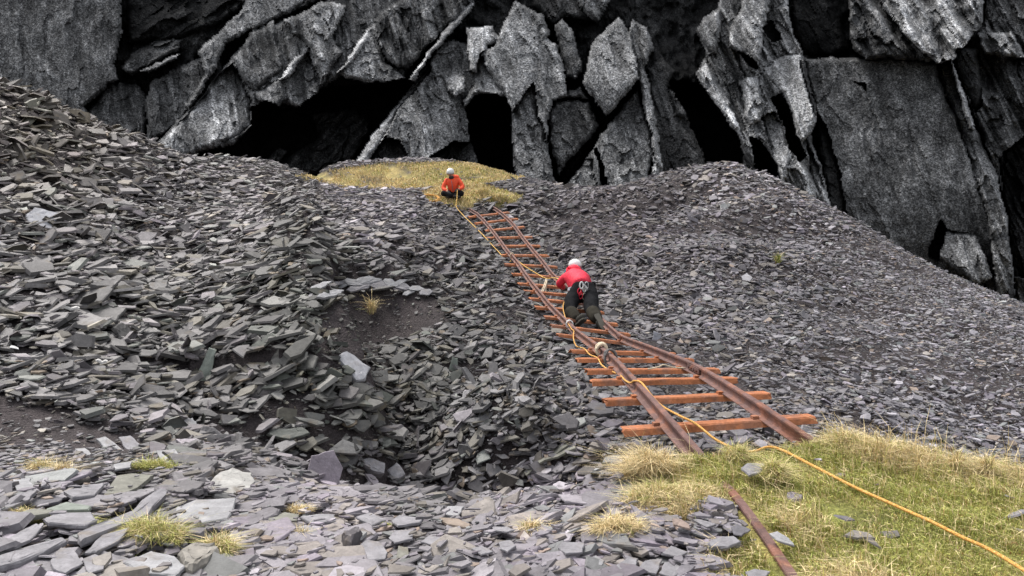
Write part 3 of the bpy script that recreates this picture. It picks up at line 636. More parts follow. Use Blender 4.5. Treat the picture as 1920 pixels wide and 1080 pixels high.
HEROES = []      # filled below: (polygon in photo pixels, thickness, colour, label, name, category, tilt)
def z6(l): return [(x / 3.6, 780 + y / 3.6) for x, y in l]
def z7(l): return [(480 + x / 3.692, 860 + y / 3.692) for x, y in l]
def z8(l): return [(960 + x / 3.556, 840 + y / 3.556) for x, y in l]
GP = (.225, .215, .225); GL = (.29, .285, .29); GD = (.135, .128, .14); GO = (.19, .185, .155); GB = (.25, .20, .16); GG = (.20, .22, .19)
HEROES += [
 (z6([(700, 530), (790, 400), (880, 385), (1040, 395), (980, 440), (760, 570)]), .035, GO, 'broad greenish grey tapered slab just below the round moss cushion', .0),
 (z6([(525, 785), (900, 640), (1080, 480), (1135, 490), (1010, 660), (545, 832)]), .05, GP, 'longest narrow slab lying diagonally across the left foreground scree', .0),
 (z6([(1190, 610), (1330, 560), (1600, 550), (1540, 690), (1350, 718), (1200, 690)]), .04, GL, 'largest flat grey slab in the foreground, below the pale crumbling boulder', .0),
 (z6([(1390, 470), (1480, 380), (1570, 345), (1700, 380), (1730, 440), (1650, 540), (1450, 515)]), .10, (.33, .32, .30), 'pale crumbling boulder at the lip of the hollow, left of centre', .1),
 (z6([(295, 690), (380, 650), (620, 645), (655, 700), (580, 737), (330, 718)]), .03, GP, 'wide oval slab above the strip of green moss at far left', .0),
 (z6([(35, 895), (60, 820), (180, 755), (250, 722), (287, 745), (200, 835), (100, 885)]), .04, GP, 'leaf shaped slab at the left edge, below the straw tuft in the moss strip', .0),
 (z6([(-40, 950), (420, 812), (450, 835), (130, 985), (-40, 1030)]), .07, GP, 'thick long slab with a shadowed edge running in from the left border', .0),
 (z6([(830, 985), (1020, 908), (1180, 945), (1255, 1012), (1180, 1075), (950, 1055)]), .04, GL, 'smooth broad slab at the bottom edge, below the round green grass tuft', .0),
 (z6([(1200, 900), (1300, 838), (1460, 850), (1490, 900), (1400, 970), (1300, 1022), (1230, 990)]), .085, (.24, .22, .19), 'rounded brownish boulder beside the yellow grass tuft at bottom left', .1),
 (z6([(570, 918), (690, 800), (880, 745), (800, 840), (650, 918)]), .03, GP, 'pointed slab left of the round green grass tuft', .0),
 (z6([(920, 765), (985, 690), (1062, 635), (1068, 720), (1030, 762)]), .05, GD, 'dark triangular slab propped upright above the round green tuft', .5),
 (z6([(88, 425), (210, 418), (217, 500), (100, 528)]), .04, GL, 'squarish light slab beside the straw tufts on the dark soil', .0),
 (z6([(430, 505), (560, 462), (705, 452), (640, 530), (490, 548)]), .03, GP, 'flat slab at the foot of the bare dark soil patch', .0),
 (z6([(310, 622), (450, 578), (620, 608), (600, 632), (350, 636)]), .04, GG, 'greenish lens shaped slab in the left foreground', .0),
 (z6([(768, 325), (890, 303), (880, 345), (773, 363)]), .04, GL, 'small rectangular slab left of the round moss cushion', .0),
 (z6([(645, 150), (710, 135), (860, 252), (825, 262), (700, 205)]), .03, GL, 'slanting light slab lying on the soil above the moss cushion', .2),
 (z6([(800, 140), (880, 130), (945, 190), (890, 245), (850, 220)]), .03, GP, 'angular light slab next to the slanting slab above the moss cushion', .2),
 (z6([(1055, 232), (1180, 222), (1212, 262), (1180, 332), (1110, 322)]), .05, GL, 'rounded light slab right above the moss cushion', .2),
 (z6([(1210, 40), (1300, 10), (1338, 75), (1250, 98)]), .05, GL, 'pale squarish stone on the bare grit above the foreground shelf', .2),
 (z6([(505, 220), (570, 213), (628, 290), (560, 272)]), .03, GL, 'lone pointed pale slate on the bare dark soil at left', .1),
 (z6([(340, 970), (410, 885), (500, 900), (560, 990), (440, 1060), (360, 1030)]), .04, GP, 'rounded slab at the bottom edge, right of the thick shadowed slab', .0),
 (z6([(560, 960), (640, 930), (720, 960), (700, 1030), (600, 1060)]), .04, GP, 'small rounded slab between two larger ones at the bottom left edge', .0),
 (z6([(190, 610), (255, 520), (430, 545), (400, 580)]), .06, GD, 'ridge backed dark slab under the squarish light slab', .2),
 (z6([(0, 600), (130, 520), (250, 495), (200, 560), (-20, 640)]), .05, GP, 'sloping slab at the left border under the squarish light slab', .0),
 (z6([(20, 690), (200, 625), (360, 630), (330, 655), (60, 700)]), .03, GO, 'thin olive slab under the greenish lens shaped slab', .0),
 (z7([(170, 450), (300, 440), (430, 490), (435, 527), (300, 505)]), .03, GP, 'pointed oval slab below the flattened straw tuft', .0),
 (z7([(722, 590), (760, 560), (850, 572), (912, 650), (890, 692), (770, 702)]), .05, GP, 'blocky slab with rounded corners in the middle of the bottom scree', .0),
 (z7([(918, 545), (960, 495), (1092, 488), (1085, 552), (960, 578)]), .045, GP, 'domed slab up and right of the blocky rounded slab', .0),
 (z7([(305, 400), (420, 382), (545, 382), (552, 430), (400, 442)]), .03, GP, 'flat slab touching the right end of the flattened straw tuft', .0),
 (z7([(597, 500), (720, 465), (738, 490), (660, 552), (603, 532)]), .08, (.10, .09, .095), 'darkest angular block in the bottom scree', .0),
 (z7([(938, 425), (990, 388), (1160, 412), (1130, 442), (980, 462)]), .03, GP, 'wide low slab above the domed slab', .0),
 (z7([(1268, 405), (1400, 415), (1485, 450), (1478, 476), (1330, 452)]), .03, GB, 'brownish long slab near the lip, centre of the bottom scree', .0),
 (z7([(1138, 572), (1200, 528), (1285, 545), (1230, 592)]), .03, GP, 'diamond shaped slab right of the domed slab', .0),
 (z7([(1298, 355), (1330, 325), (1442, 330), (1400, 392), (1310, 388)]), .05, GL, 'light rounded slab right behind the brownish long slab', .0),
 (z7([(85, 412), (200, 368), (300, 385), (285, 425), (100, 442)]), .03, GO, 'brownish grey slab touching the left end of the flattened straw tuft', .0),
 (z7([(690, 400), (790, 370), (850, 400), (900, 420), (800, 460)]), .03, GP, 'angular slab above the darkest block', .0),
 (z7([(1490, 620), (1560, 600), (1640, 640), (1560, 660)]), .03, GP, 'low slab left of the small straw tuft in the centre', .0),
 (z7([(1630, 465), (1680, 440), (1785, 490), (1730, 505), (1650, 492)]), .03, GP, 'slab just above left of the small straw tuft in the centre', .0),
 (z7([(1680, 575), (1760, 560), (1800, 600), (1740, 640), (1690, 620)]), .04, GP, 'rounded slab just below left of the small straw tuft in the centre', .0),
 (z7([(1100, 690), (1140, 672), (1168, 735), (1130, 748)]), .03, GL, 'small upright oblong slate at the bottom centre', .3),
 (z7([(985, 600), (1050, 610), (1060, 680), (975, 690)]), .07, GO, 'stubby olive block below the domed slab', .2),
 (z8([(1305, 628), (1380, 590), (1480, 583), (1528, 620), (1440, 657), (1330, 652)]), .035, GP, 'hexagonal slab left of the half buried rail', .0),
 (z8([(1198, 472), (1260, 473), (1365, 506), (1300, 527)]), .03, GP, 'thin pointed slab at the lower fringe of the turf', .1),
 (z8([(1460, 527), (1500, 505), (1592, 540), (1530, 583), (1480, 572)]), .035, GD, 'dark slab resting against the left side of the half buried rail', .0),
 (z8([(1715, 568), (1767, 553), (1847, 600), (1885, 647), (1767, 612)]), .03, GL, 'light pointed slab on the turf right of the half buried rail', .0),
 (z8([(1112, 738), (1200, 680), (1305, 652), (1300, 672), (1130, 745)]), .03, GD, 'narrow wedge of slate tilted up near the bottom centre right', .3),
 (z8([(1525, 132), (1570, 98), (1695, 103), (1650, 162), (1580, 178)]), .045, GP, 'flat grey slab set in the turf between the two rail ends', .0),
 (z8([(830, 803), (890, 748), (1005, 735), (960, 838), (880, 822)]), .05, GP, 'faceted slab at the bottom edge below the big straw tuft', .1),
 (z8([(980, 832), (1020, 758), (1115, 748), (1148, 800), (1080, 858)]), .05, GP, 'faceted slab at the bottom edge, right of its faceted neighbour', .1),
 (z8([(695, 782), (780, 723), (842, 735), (820, 792), (720, 808)]), .04, GP, 'kidney shaped slab under the roots of the big straw tuft', .0),
 (z8([(305, 662), (330, 622), (482, 630), (470, 692), (360, 702)]), .04, GP, 'broad slab between the small and the big straw tuft', .0),
 (z8([(1555, 822), (1620, 803), (1722, 820), (1690, 858), (1580, 858)]), .04, GP, 'slab in the turf at the bottom edge beside the half buried rail', .0),
 (z8([(995, 702), (1060, 648), (1172, 690), (1110, 722)]), .03, GP, 'slab right of the big straw tuft, above the faceted pair', .0),
 (z8([(1098, 548), (1130, 508), (1188, 518), (1182, 562)]), .04, GP, 'cube like slate just under the turf fringe', .1),
 (z8([(502, 745), (560, 713), (617, 750), (600, 782), (520, 777)]), .04, GL, 'light pyramid shaped slate below left of the big straw tuft', .2),
 (z8([(230, 450), (262, 390), (345, 395), (330, 440), (290, 460)]), .06, GP, 'lumpy slab below the lip, above the small straw tuft', .1),
 (z8([(345, 430), (370, 400), (420, 405), (415, 455), (370, 462)]), .05, GD, 'dark rounded slate next to the lumpy slab', .1),
 ([(48, 402), (65, 388), (112, 399), (98, 430), (52, 420)], .05, (.30, .30, .32), 'large pale square slab on the left slope', .35),
 ([(631, 668), (650, 656), (696, 688), (687, 711), (668, 715)], .10, (.42, .415, .43), 'thick pale grey block standing out below the seam in the hollow wall', .3),
 ([(374, 738), (372, 695), (392, 650), (406, 655), (396, 700), (381, 739)], .06, GG, 'long greenish slab standing on end in the left slope', .7),
 ([(675, 862), (690, 856), (725, 868), (722, 890), (697, 883)], .12, (.29, .28, .29), 'pale block at the foot of the hollow wall, left one of the pair', .4),
 ([(727, 880), (745, 864), (763, 890), (740, 903)], .12, (.30, .29, .30), 'pale block at the foot of the hollow wall, right one of the pair', .5),
 ([(1222, 645), (1225, 620), (1241, 626), (1236, 642), (1226, 653)], .05, (.32, .32, .35), 'pale slate standing upright right of the track near the rail kink', .9),
 ([(1109, 722), (1128, 719), (1150, 722), (1136, 734), (1120, 733)], .04, (.42, .33, .29), 'pinkish pale slab poking out under the left ends of the sleepers', .2),
 ([(1390, 518), (1400, 511), (1411, 520), (1404, 530), (1393, 527)], .06, (.33, .32, .33), 'lone pale rounded stone on the right slope', .4),
 ([(472, 590), (490, 580), (510, 588), (485, 602)], .06, (.31, .31, .30), 'pale angular slate left of the dark seam in the hollow wall', .5),
 ([(840, 700), (848, 668), (858, 672), (857, 705), (849, 710)], .05, GG, 'narrow slate standing upright in the middle of the hollow', .9),
 ([(338, 795), (352, 782), (368, 790), (372, 803), (345, 808)], .05, GL, 'small pale slate on the bare grit patch above the foreground', .2),
]
_r = random.Random(12)
for q in range(16):      # the heap of light slabs on the ledge above the bare scoop
    cx_, cy_ = 590 + q * 13.5 + _r.uniform(-6, 6), 548 - 18 * math.sin(q / 15 * 3.1) + _r.uniform(-9, 9)
    w_, h_ = _r.uniform(13, 27), _r.uniform(4.5, 8)
    a_ = _r.uniform(-.5, .35)
    poly_ = []
    for j in range(6):
        t_ = j * math.pi / 3 + _r.uniform(-.25, .25)
        ux, uy = math.cos(t_) * w_ * _r.uniform(.8, 1.1), math.sin(t_) * h_ * _r.uniform(.8, 1.2)
        poly_.append((cx_ + ux * math.cos(a_) - uy * math.sin(a_), cy_ + ux * math.sin(a_) + uy * math.cos(a_)))
    HEROES.append((poly_, .05, GL if q % 3 else GP, 'light slab in the heap on the ledge above the lone rusty straw tuft', .15))
hero_polys = [h[0] for h in HEROES] + [[(1364, 935), (1396, 928), (1510, 1090), (1468, 1100)]]

def ray_plane(px, py, c, n):
    o = np.array([0, 0, CH]); d = W(px, py, 1.0) - o
    t = np.dot(np.asarray(c) - o, n) / np.dot(d, n)
    return o + d * t
def slab_object(loc, verts2, ex, ey, n, th, col, name='loose_slate', seed=0):
    """a slab with chipped, bevelled edges: outline verts2 (k,2) in the frame ex, ey"""
    rng = np.random.default_rng(seed)
    v2 = np.asarray(verts2, float)
    # add jittered midpoints so the outline looks broken, not cut
    k = len(v2)
    pts = []
    L = np.hypot(*(v2.max(0) - v2.min(0)))
    for i in range(k):
        a, b = v2[i], v2[(i + 1) % k]
        pts.append(a)
        e = b - a
        nrm = np.array([-e[1], e[0]])
        for t in (0.35, 0.7):
            pts.append(a + e * (t + rng.uniform(-.1, .1)) + nrm * rng.uniform(-.035, .035))
    v2 = np.array(pts)
    k = len(v2)
    c = v2.mean(0)
    be = min(0.25 * th, 0.011)
    rings = []
    for s, z in ((1 - 2.2 * be / L, -th), (1.0, -th * .72), (1.0 - .5 * be / L, -th * .2), (1 - 3.5 * be / L, 0.0)):
        q = c + (v2 - c) * s + rng.normal(0, be * .22, v2.shape)
        h = z + rng.normal(0, be * .22, k)
        rings.append(np.outer(q[:, 0], ex) + np.outer(q[:, 1], ey) + np.outer(h, n))
    inner = c + (v2 - c) * .55
    rings.append(np.outer(inner[:, 0], ex) + np.outer(inner[:, 1], ey) + np.outer(rng.normal(0, be * .25, k) + th * .03, n))
    P = np.concatenate(rings)
    faces, cnt = [], []
    for r_ in range(4):
        for i in range(k):
            j = (i + 1) % k
            faces += [r_ * k + i, r_ * k + j, (r_ + 1) * k + j, (r_ + 1) * k + i]
            cnt.append(4)
    faces += list(range(4 * k, 5 * k)); cnt.append(k)
    faces += list(range(k))[::-1]; cnt.append(k)
    shade = np.ones((len(P), 1)) + rng.normal(0, .05, (len(P), 1))
    o = fast_mesh(name, P, cnt, faces, M_slate, np.array(col) * shade, False)
    o.location = tuple(loc)
    return o
def build_heroes():
    for i, (poly, th, col, label, tilt) in enumerate(HEROES):
        pa = np.array(poly)
        cx, cy = pa.mean(0)
        C = HIT(cx, cy)
        size = max(pa.max(0) - pa.min(0)) * float(PROJ(C)[2]) / F
        if th < .08 or 'slab' in label: th = min(th, max(.010, .11 * size)) * .8
        n = HN(np.array([C[0]]), np.array([C[1]]))[0]
        view = np.array([0, 0, CH]) - C
        view = view / np.linalg.norm(view)
        n = n * (1 - tilt) + view * tilt + np.array([0, 0, .35 * (1 - tilt)])
        n /= np.linalg.norm(n)
        C = C + n * (0.03 + th * .5) + np.array([0, 0, .034 if cy > 860 else .03])
        Q = np.array([ray_plane(x, y, C, n) for x, y in poly])
        ex = Q[1] - Q[0]; ex -= n * ex.dot(n); ex /= np.linalg.norm(ex)
        ey = np.cross(n, ex)
        q2 = np.stack([(Q - C) @ ex, (Q - C) @ ey], -1)
        area = 0.5 * sum(q2[a][0] * q2[(a + 1) % len(q2)][1] - q2[(a + 1) % len(q2)][0] * q2[a][1] for a in range(len(q2)))
        if area < 0: q2 = q2[::-1]
        nm = 'boulder' if 'boulder' in label else 'slate_block' if 'block' in label else 'stone' if 'stone' in label else 'loose_slate'
        o = slab_object(C, q2, ex, ey, n, th, np.array(col) * .92, nm, 100 + i)
        tag(o, label, {'boulder': 'boulder', 'stone': 'stone'}.get(nm, 'slate'), 'light slabs heaped on the ledge' if 'in the heap' in label else 'distinct slabs and blocks lying in the quarry scree', 'thing')
build_heroes()

def scatter():
    out = []
    for r0, r1, dens in ((2.3, 6.2, 2300), (6.2, 9.5, 1500), (9.5, 13, 950), (13, 20, 620), (20, 34, 330)):
        amax = 40.0
        area = math.pi * (r1 ** 2 - r0 ** 2) * (2 * amax / 360)
        n = int(area * dens)
        r = np.sqrt(RNG.uniform(r0 ** 2, r1 ** 2, n))
        th = np.radians(RNG.uniform(-amax, amax, n))
        out.append(np.stack([np.sin(th) * r, np.cos(th) * r], -1))
    xy = np.concatenate(out)
    x, y = xy[:, 0], xy[:, 1]
    z = H(x, y)
    P = np.stack([x, y, z], -1)
    px, py, d = PROJ(P)
    keep = (px > -140) & (px < 2060) & (py > 120) & (py < 1220)
    P, px, py, d = P[keep], px[keep], py[keep], d[keep]
    sc = idw(px, py, SCL)
    so = soil_amount(px, py)
    tu = turf_amount(px, py)
    X, Y = P[:, 0], P[:, 1]
    # bands of fine grit run through the scree
    patch = sstep(0.12, 0.42, fbm(X * .55 + 4, Y * .55, 77, 3))
    fine = np.maximum(so, 0.55 * patch * (Y > 6) * (Y < 18))
    n = len(P)
    u = RNG.uniform(0, 1, n)
    prob = np.minimum(1, (0.50 / sc) ** 1.6)
    prob = prob * (1 - .66 * so) * (1 - .45 * patch * (Y > 6) * (Y < 15)) * np.where(Y > 6, .62, 1.0)
    prob = np.where(tu > .4, prob * .03 * (tu < .99) + .005, prob)
    small = RNG.uniform(0, 1, n) < np.where(P[:, 1] > 6, 0.58 + .42 * fine, .30)
    keep = u < prob
    guard = np.zeros(n, bool)
    for poly in hero_polys:
        pp = np.array(poly)
        b = (px > pp[:, 0].min() - 14) & (px < pp[:, 0].max() + 14) & (py > pp[:, 1].min() - 14) & (py < pp[:, 1].max() + 30)
        idx = np.where(b)[0]
        ins = pdist(px[idx], py[idx], poly) > -2
        keep[idx[ins]] = False
        if pp[:, 1].mean() > 860:
            near_ = pdist(px[idx], py[idx] - 6, poly) > -16
            guard[idx[near_]] = True
    s_ = keep
    guard = guard[s_]
    P, px, py, d, sc, fine, small, tu = P[s_], px[s_], py[s_], d[s_], sc[s_], fine[s_], small[s_], tu[s_]
    n = len(P)
    L = sc * 0.25 * np.exp(np.clip(RNG.normal(0, .42, n), -1.2, .8))
    L = np.where(small, L * RNG.uniform(.15, .5, n), L)
    L = np.clip(L, .022, .5)
    L = np.where(tu > .3, np.minimum(L, .11), L)
    L = np.where(guard, np.minimum(L, .10), L)
    L = np.where(fine > .85, np.minimum(L, .075), L)
    L = np.maximum(L, d * .0028)
    asp = np.clip(RNG.normal(.52, .17, n), .2, .95)
    th = np.clip(L * RNG.uniform(.035, .12, n), .005, .04)
    tl = idw(px, py, TLT)
    nrm = HN(P[:, 0], P[:, 1])
    nn = nrm * .6 + np.array([0, 0, .55]) + RNG.normal(0, 1, (n, 3)) * (tl * .8)[:, None]
    # far flank slates dip towards the viewer and left, so that edges show in sloping courses
    nn += (RNG.uniform(0, 1, n) < .08)[:, None] * (P[:, 1] > 6)[:, None] * RNG.normal(0, .8, (n, 3))
    nn[:, 2] = np.abs(nn[:, 2])
    nn[:, 1] -= .25 * tl; nn[:, 0] -= .35 * tl * (px < 1100)
    nn /= np.linalg.norm(nn, axis=1, keepdims=True)
    az = RNG.normal(0, .62, n) + np.where(px < 1100, .35, -.35)
    ex = np.stack([np.cos(az), np.sin(az), np.zeros(n)], -1)
    ex -= nn * (ex * nn).sum(1, keepdims=True)
    ex /= np.linalg.norm(ex, axis=1, keepdims=True)
    ey = np.cross(nn, ex)
    lift = RNG.uniform(-.01, .03, n) + L * .10
    lift = np.where(small, lift + RNG.uniform(0, .05, n) * (fine < .5), lift + RNG.uniform(0, .06, n) * (P[:, 1] > 6))
    C = P + nrm * lift[:, None]
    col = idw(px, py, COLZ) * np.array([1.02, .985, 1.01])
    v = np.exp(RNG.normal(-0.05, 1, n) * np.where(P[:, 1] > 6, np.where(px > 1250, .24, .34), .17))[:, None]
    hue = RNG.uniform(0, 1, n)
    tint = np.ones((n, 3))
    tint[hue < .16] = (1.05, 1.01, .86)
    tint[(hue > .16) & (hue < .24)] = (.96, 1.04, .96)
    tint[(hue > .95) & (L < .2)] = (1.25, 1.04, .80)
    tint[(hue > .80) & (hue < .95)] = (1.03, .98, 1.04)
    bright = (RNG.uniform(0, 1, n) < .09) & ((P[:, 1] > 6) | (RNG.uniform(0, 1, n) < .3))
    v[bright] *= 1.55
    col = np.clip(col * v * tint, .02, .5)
    col = np.where((small & (fine > .4))[:, None], col * .85, col)
    return C, nn, ex, ey, L, asp, th, col, px, py, d
SC = scatter()
def outline(n, k, rng):
    a = (np.arange(k)[None] + rng.uniform(-.48, .48, (n, k)) + rng.uniform(0, 1, (n, 1))) * (2 * math.pi / k)
    rr = rng.uniform(.62, 1.18, (n, k))
    c, s = np.cos(a), np.sin(a)
    e = (np.abs(c) ** 3 + np.abs(s) ** 3) ** (-1 / 3.0)
    x, y = c * e * rr, s * e * rr
    tp = rng.uniform(-.35, .35, (n, 1))
    return x + rng.uniform(-.3, .3, (n, 1)) * y, y * (1 + tp * x)
def build_scree():
    C, nn, ex, ey, L, asp, th, col, px, py, d = SC
    n = len(C)
    # the largest looking slates in view become objects of their own
    facing = np.abs((nn * (np.array([0, 0, CH]) - C)).sum(1)) / np.linalg.norm(C - np.array([0, 0, CH]), axis=1)
    app = (L * F / d) * (L * asp * F / d) * (facing + .15)
    inside = (px > 12) & (px < 1908) & (py < 1068) & (py > 180)
    app = np.where(inside, app, 0)
    app = np.where(turf_amount(px, py) > .3, 0, app)
    order = np.argsort(-app)
    chosen = []
    taken = []
    for i in order[:1500]:
        h = HIT(px[i], py[i])
        if np.linalg.norm(h - C[i]) > .5 + .03 * d[i]: continue
        chosen.append(int(i))
        if len(chosen) >= 300 - len(HEROES) - 4: break
    ch = set(chosen)
    mask = np.ones(n, bool)
    mask[chosen] = False
    k = 6
    rng = np.random.default_rng(3)
    m = mask.sum()
    a, b = outline(m, k, rng)
    Lm, am, tm = L[mask] / 2, asp[mask], th[mask]
    x2, y2 = a * Lm[:, None], b * (Lm * am)[:, None]
    exm, eym, nm, Cm = ex[mask], ey[mask], nn[mask], C[mask]
    def ring(s, h, jit=0):
        hh = h[:, None] + rng.normal(0, 1, x2.shape) * jit * tm[:, None]
        return Cm[:, None] + (x2 * s)[..., None] * exm[:, None] + (y2 * s)[..., None] * eym[:, None] + hh[..., None] * nm[:, None]
    V0, V1 = ring(1.0, -tm * .9, .05), ring(.9, tm * .1, .12)
    P = np.concatenate([V0, V1], 1).reshape(-1, 3)
    base = (np.arange(m) * 2 * k)[:, None]
    idx = np.arange(k); jdx = (idx + 1) % k
    quads = np.stack([idx, jdx, jdx + k, idx + k], -1).ravel()[None]      # k quads
    top = (idx + k)[None]
    loops = np.concatenate([base + quads, base + top], 1)
    cnt = np.tile(np.array([4] * k + [k]), m)
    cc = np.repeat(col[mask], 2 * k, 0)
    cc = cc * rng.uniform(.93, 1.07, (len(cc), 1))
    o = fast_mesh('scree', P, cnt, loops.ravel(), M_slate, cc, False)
    tag(o, 'loose grey slate scree covering the slopes, the hollow and the shelf', 'scree', kind='stuff')
    ar = np.random.default_rng(11)
    for q, i in enumerate(chosen):
        k2 = int(ar.integers(5, 8))
        a2, b2 = outline(1, k2, ar)
        v2 = np.stack([a2[0] * L[i] / 2, b2[0] * L[i] * asp[i] / 2], -1)
        o = slab_object(C[i], v2, ex[i], ey[i], nn[i], th[i], col[i], 'loose_slate', 900 + q)
        lab, grp = describe(px[i], py[i], L[i], asp[i], col[i], abs(nn[i][2]))
        tag(o, lab, 'slate', grp, 'thing')
def describe(px, py, L, asp, col, up):
    lum = float(np.mean(col))
    tone = 'pale grey' if lum > .23 else 'dark grey' if lum < .125 else 'mid grey'
    if col[2] < col[0] * .82: tone = 'brownish' if col[0] > col[1] * 1.1 else 'olive grey'
    elif col[2] > col[1] * 1.1: tone = 'purplish grey'
    shape = 'long narrow' if asp < .42 else 'squarish' if asp > .74 else 'oblong'
    size = 'large' if L > .42 else 'small' if L < .2 else 'medium sized'
    pose = 'lying flat' if up > .9 else 'tilted' if up > .6 else 'standing on edge'
    if py > 930 and px < 260: z, g = 'at far left of the foreground shelf', 'slates on the foreground shelf'
    elif py > 890 and px < 520: z, g = 'beside the round green tuft', 'slates on the foreground shelf'
    elif py > 930 and px < 760: z, g = 'near the flattened straw tuft', 'slates on the foreground shelf'
    elif py > 930 and px < 1010: z, g = 'left of the small straw tuft', 'slates on the foreground shelf'
    elif py > 930: z, g = 'by the big straw tuft', 'slates on the foreground shelf'
    elif px < 1100 and py > 760: z, g = ('below the left slope' if px < 450 else 'at the bottom of the hollow'), 'slates in the hollow'
    elif px < 300 and py < 400: z, g = 'high on the left slope', 'slates on the left slope'
    elif px < 300: z, g = 'low on the left slope', 'slates on the left slope'
    elif px < 600: z, g = ('between left slope and hollow' if py > 450 else 'on the slope toward the saddle'), 'slates on the left slope'
    elif px < 1000 and py > 420: z, g = 'on the wall left of the track', 'slates in the hollow'
    elif px < 1150: z, g = 'close beside the rusty track', 'slates near the track'
    else: z, g = 'on the right slope', 'slates on the right slope'
    return f'{size} {shape} {tone} slate {pose} {z}'.replace('medium sized ', 'middling '), g
build_scree()

# ------------------------------------------------------------------ grass
def blades(name, base, length, width, lean, cols, label, cat=None, kind=None, group=None, seed=1, parent=None, origin=None):
    """every blade: two tapered quads that bend; base (n,3), lean (n,2)"""
    rng = np.random.default_rng(seed)
    n = len(base)
    az = rng.uniform(0, 2 * math.pi, n)
    sx = np.stack([np.cos(az), np.sin(az), np.zeros(n)], -1)
    l3 = np.concatenate([lean, np.zeros((n, 1))], 1)
    up = np.array([0, 0, 1.0])
    L = length[:, None]
    p0 = base
    p1 = base + L * (.55 * up + .18 * l3)
    p2 = base + L * ((.9 - .25 * np.minimum(1, np.linalg.norm(lean, axis=1, keepdims=True))) * up + .75 * l3)
    w = width[:, None]
    Vv = np.stack([p0 - sx * w, p0 + sx * w, p1 - sx * w * .7, p1 + sx * w * .7, p2], 1).reshape(-1, 3)
    if origin is not None: Vv = Vv - np.array(origin)
    b = (np.arange(n) * 5)[:, None]
    loops = np.concatenate([b + np.array([[0, 1, 3, 2]]), b + np.array([[2, 3, 4]])], 1)
    cnt = np.tile(np.array([4, 3]), n)
    cc = np.repeat(cols, 5, 0)
    o = fast_mesh(name, Vv, cnt, loops.ravel(), M_grass, cc, False, parent)
    if origin is not None: o.location = tuple(origin)
    if label: tag(o, label, cat, group, kind)
    return o
GREEN = np.array([.26, .29, .075]); YGREEN = np.array([.44, .42, .13]); STRAW = np.array([.66, .53, .30]); BROWN = np.array([.33, .19, .08])
def grass_cols(n, straw, rng):
    u = rng.uniform(0, 1, n)
    c = np.where((u < .5)[:, None], GREEN, YGREEN)
    c = np.where((rng.uniform(0, 1, n) < straw)[:, None], STRAW, c)
    c = np.where((rng.uniform(0, 1, n) < .05)[:, None], BROWN, c)
    return c * np.exp(rng.normal(0, .25, (n, 1)))
def build_turf():
    rng = np.random.default_rng(5)
    n = 400000
    x = rng.uniform(.45, 4.2, n); y = rng.uniform(2.4, 5.4, n)
    z = H(x, y)
    P = np.stack([x, y, z], -1)
    px, py, d = PROJ(P)
    t = pdist(px, py, TURF)
    f1 = fbm(x * 2.4, y * 2.4, 81); f2 = fbm(x * 5, y * 5, 83); f3 = fbm(x * 2.0 + 3, y * 2.0, 85) * 1.4
    edge_y = np.interp(x, edge[:, 0], edge[:, 1])
    keep = (t > -4) & (y < edge_y + .12) & (f1 + .6 * f2 > -.62 + .5 * (rng.uniform(0, 1, n) - .5)) & (px < 2000) & (py < 1150)
    # bare strip where the rail shows
    rl = np.array([(1480, 1080), (1380, 940)])
    for (a, b) in (((1540, 1160), (1378, 938)),):
        seg = pdist(px, py, [a, b, (b[0] + 1, b[1] + 1)])
        keep &= ~((np.abs(seg) < 11) & (rng.uniform(0, 1, n) < .93))
    for poly in hero_polys:
        pp = np.array(poly)
        if pp[:, 0].max() > 1150 and pp[:, 1].max() > 850: keep &= ~(pdist(px, py, poly) > -2)
    P, x, y, px, py, f1, f2, f3 = P[keep], x[keep], y[keep], px[keep], py[keep], f1[keep], f2[keep], f3[keep]
    n = len(P)
    edgeness = sstep(.45, .0, np.interp(x, edge[:, 0], edge[:, 1]) - y)
    straw = np.clip(.17 + .9 * f3 + .35 * edgeness * (px > 1560) + .5 * (px < 1300) + .3 * np.maximum(0, f2), .05, .85)
    L = .025 + .05 * np.maximum(0, f2 + .25) + .05 * np.maximum(0, f3 + .1) + .05 * edgeness * (px > 1560)
    L = L * np.exp(rng.normal(0, .3, n))
    long_ = rng.uniform(0, 1, n) < .03
    L = np.where(long_, L * 1.9, L)
    lean = rng.normal(0, .55, (n, 2)) + np.array([-.35, -.05])
    cols = grass_cols(n, straw, rng)
    cols = np.where(long_[:, None], STRAW * 1.1, cols)
    blades('grass', P - [0, 0, .01], L, np.full(n, .0016) * rng.uniform(.7, 1.5, n), lean, cols,
           'yellow green grass and moss covering the near turf around the rail ends', 'grass', 'stuff', seed=6)
    n = 90000
    x = rng.uniform(-8, 3, n); y = rng.uniform(21, 42, n)
    P = np.stack([x, y, H(x, y)], -1)
    px, py, d = PROJ(P)
    t = pdist(px, py, SADDLE)
    keep = (t > -2) & (fbm(x * .7, y * .7, 91) > -.35)
    P = P[keep]; n = len(P)
    f = fbm(P[:, 0] * .5, P[:, 1] * .5, 93)
    cols = grass_cols(n, np.clip(.75 + .5 * f, .1, .95), rng) * np.array([1.0, .98, .95])
    blades('grass', P, rng.uniform(.05, .13, n), rng.uniform(.008, .016, n), rng.normal(0, .5, (n, 2)) + [-.3, 0], cols,
           'straw coloured grass covering the top of the saddle behind the seated person', 'grass', 'stuff', seed=8)
build_turf()
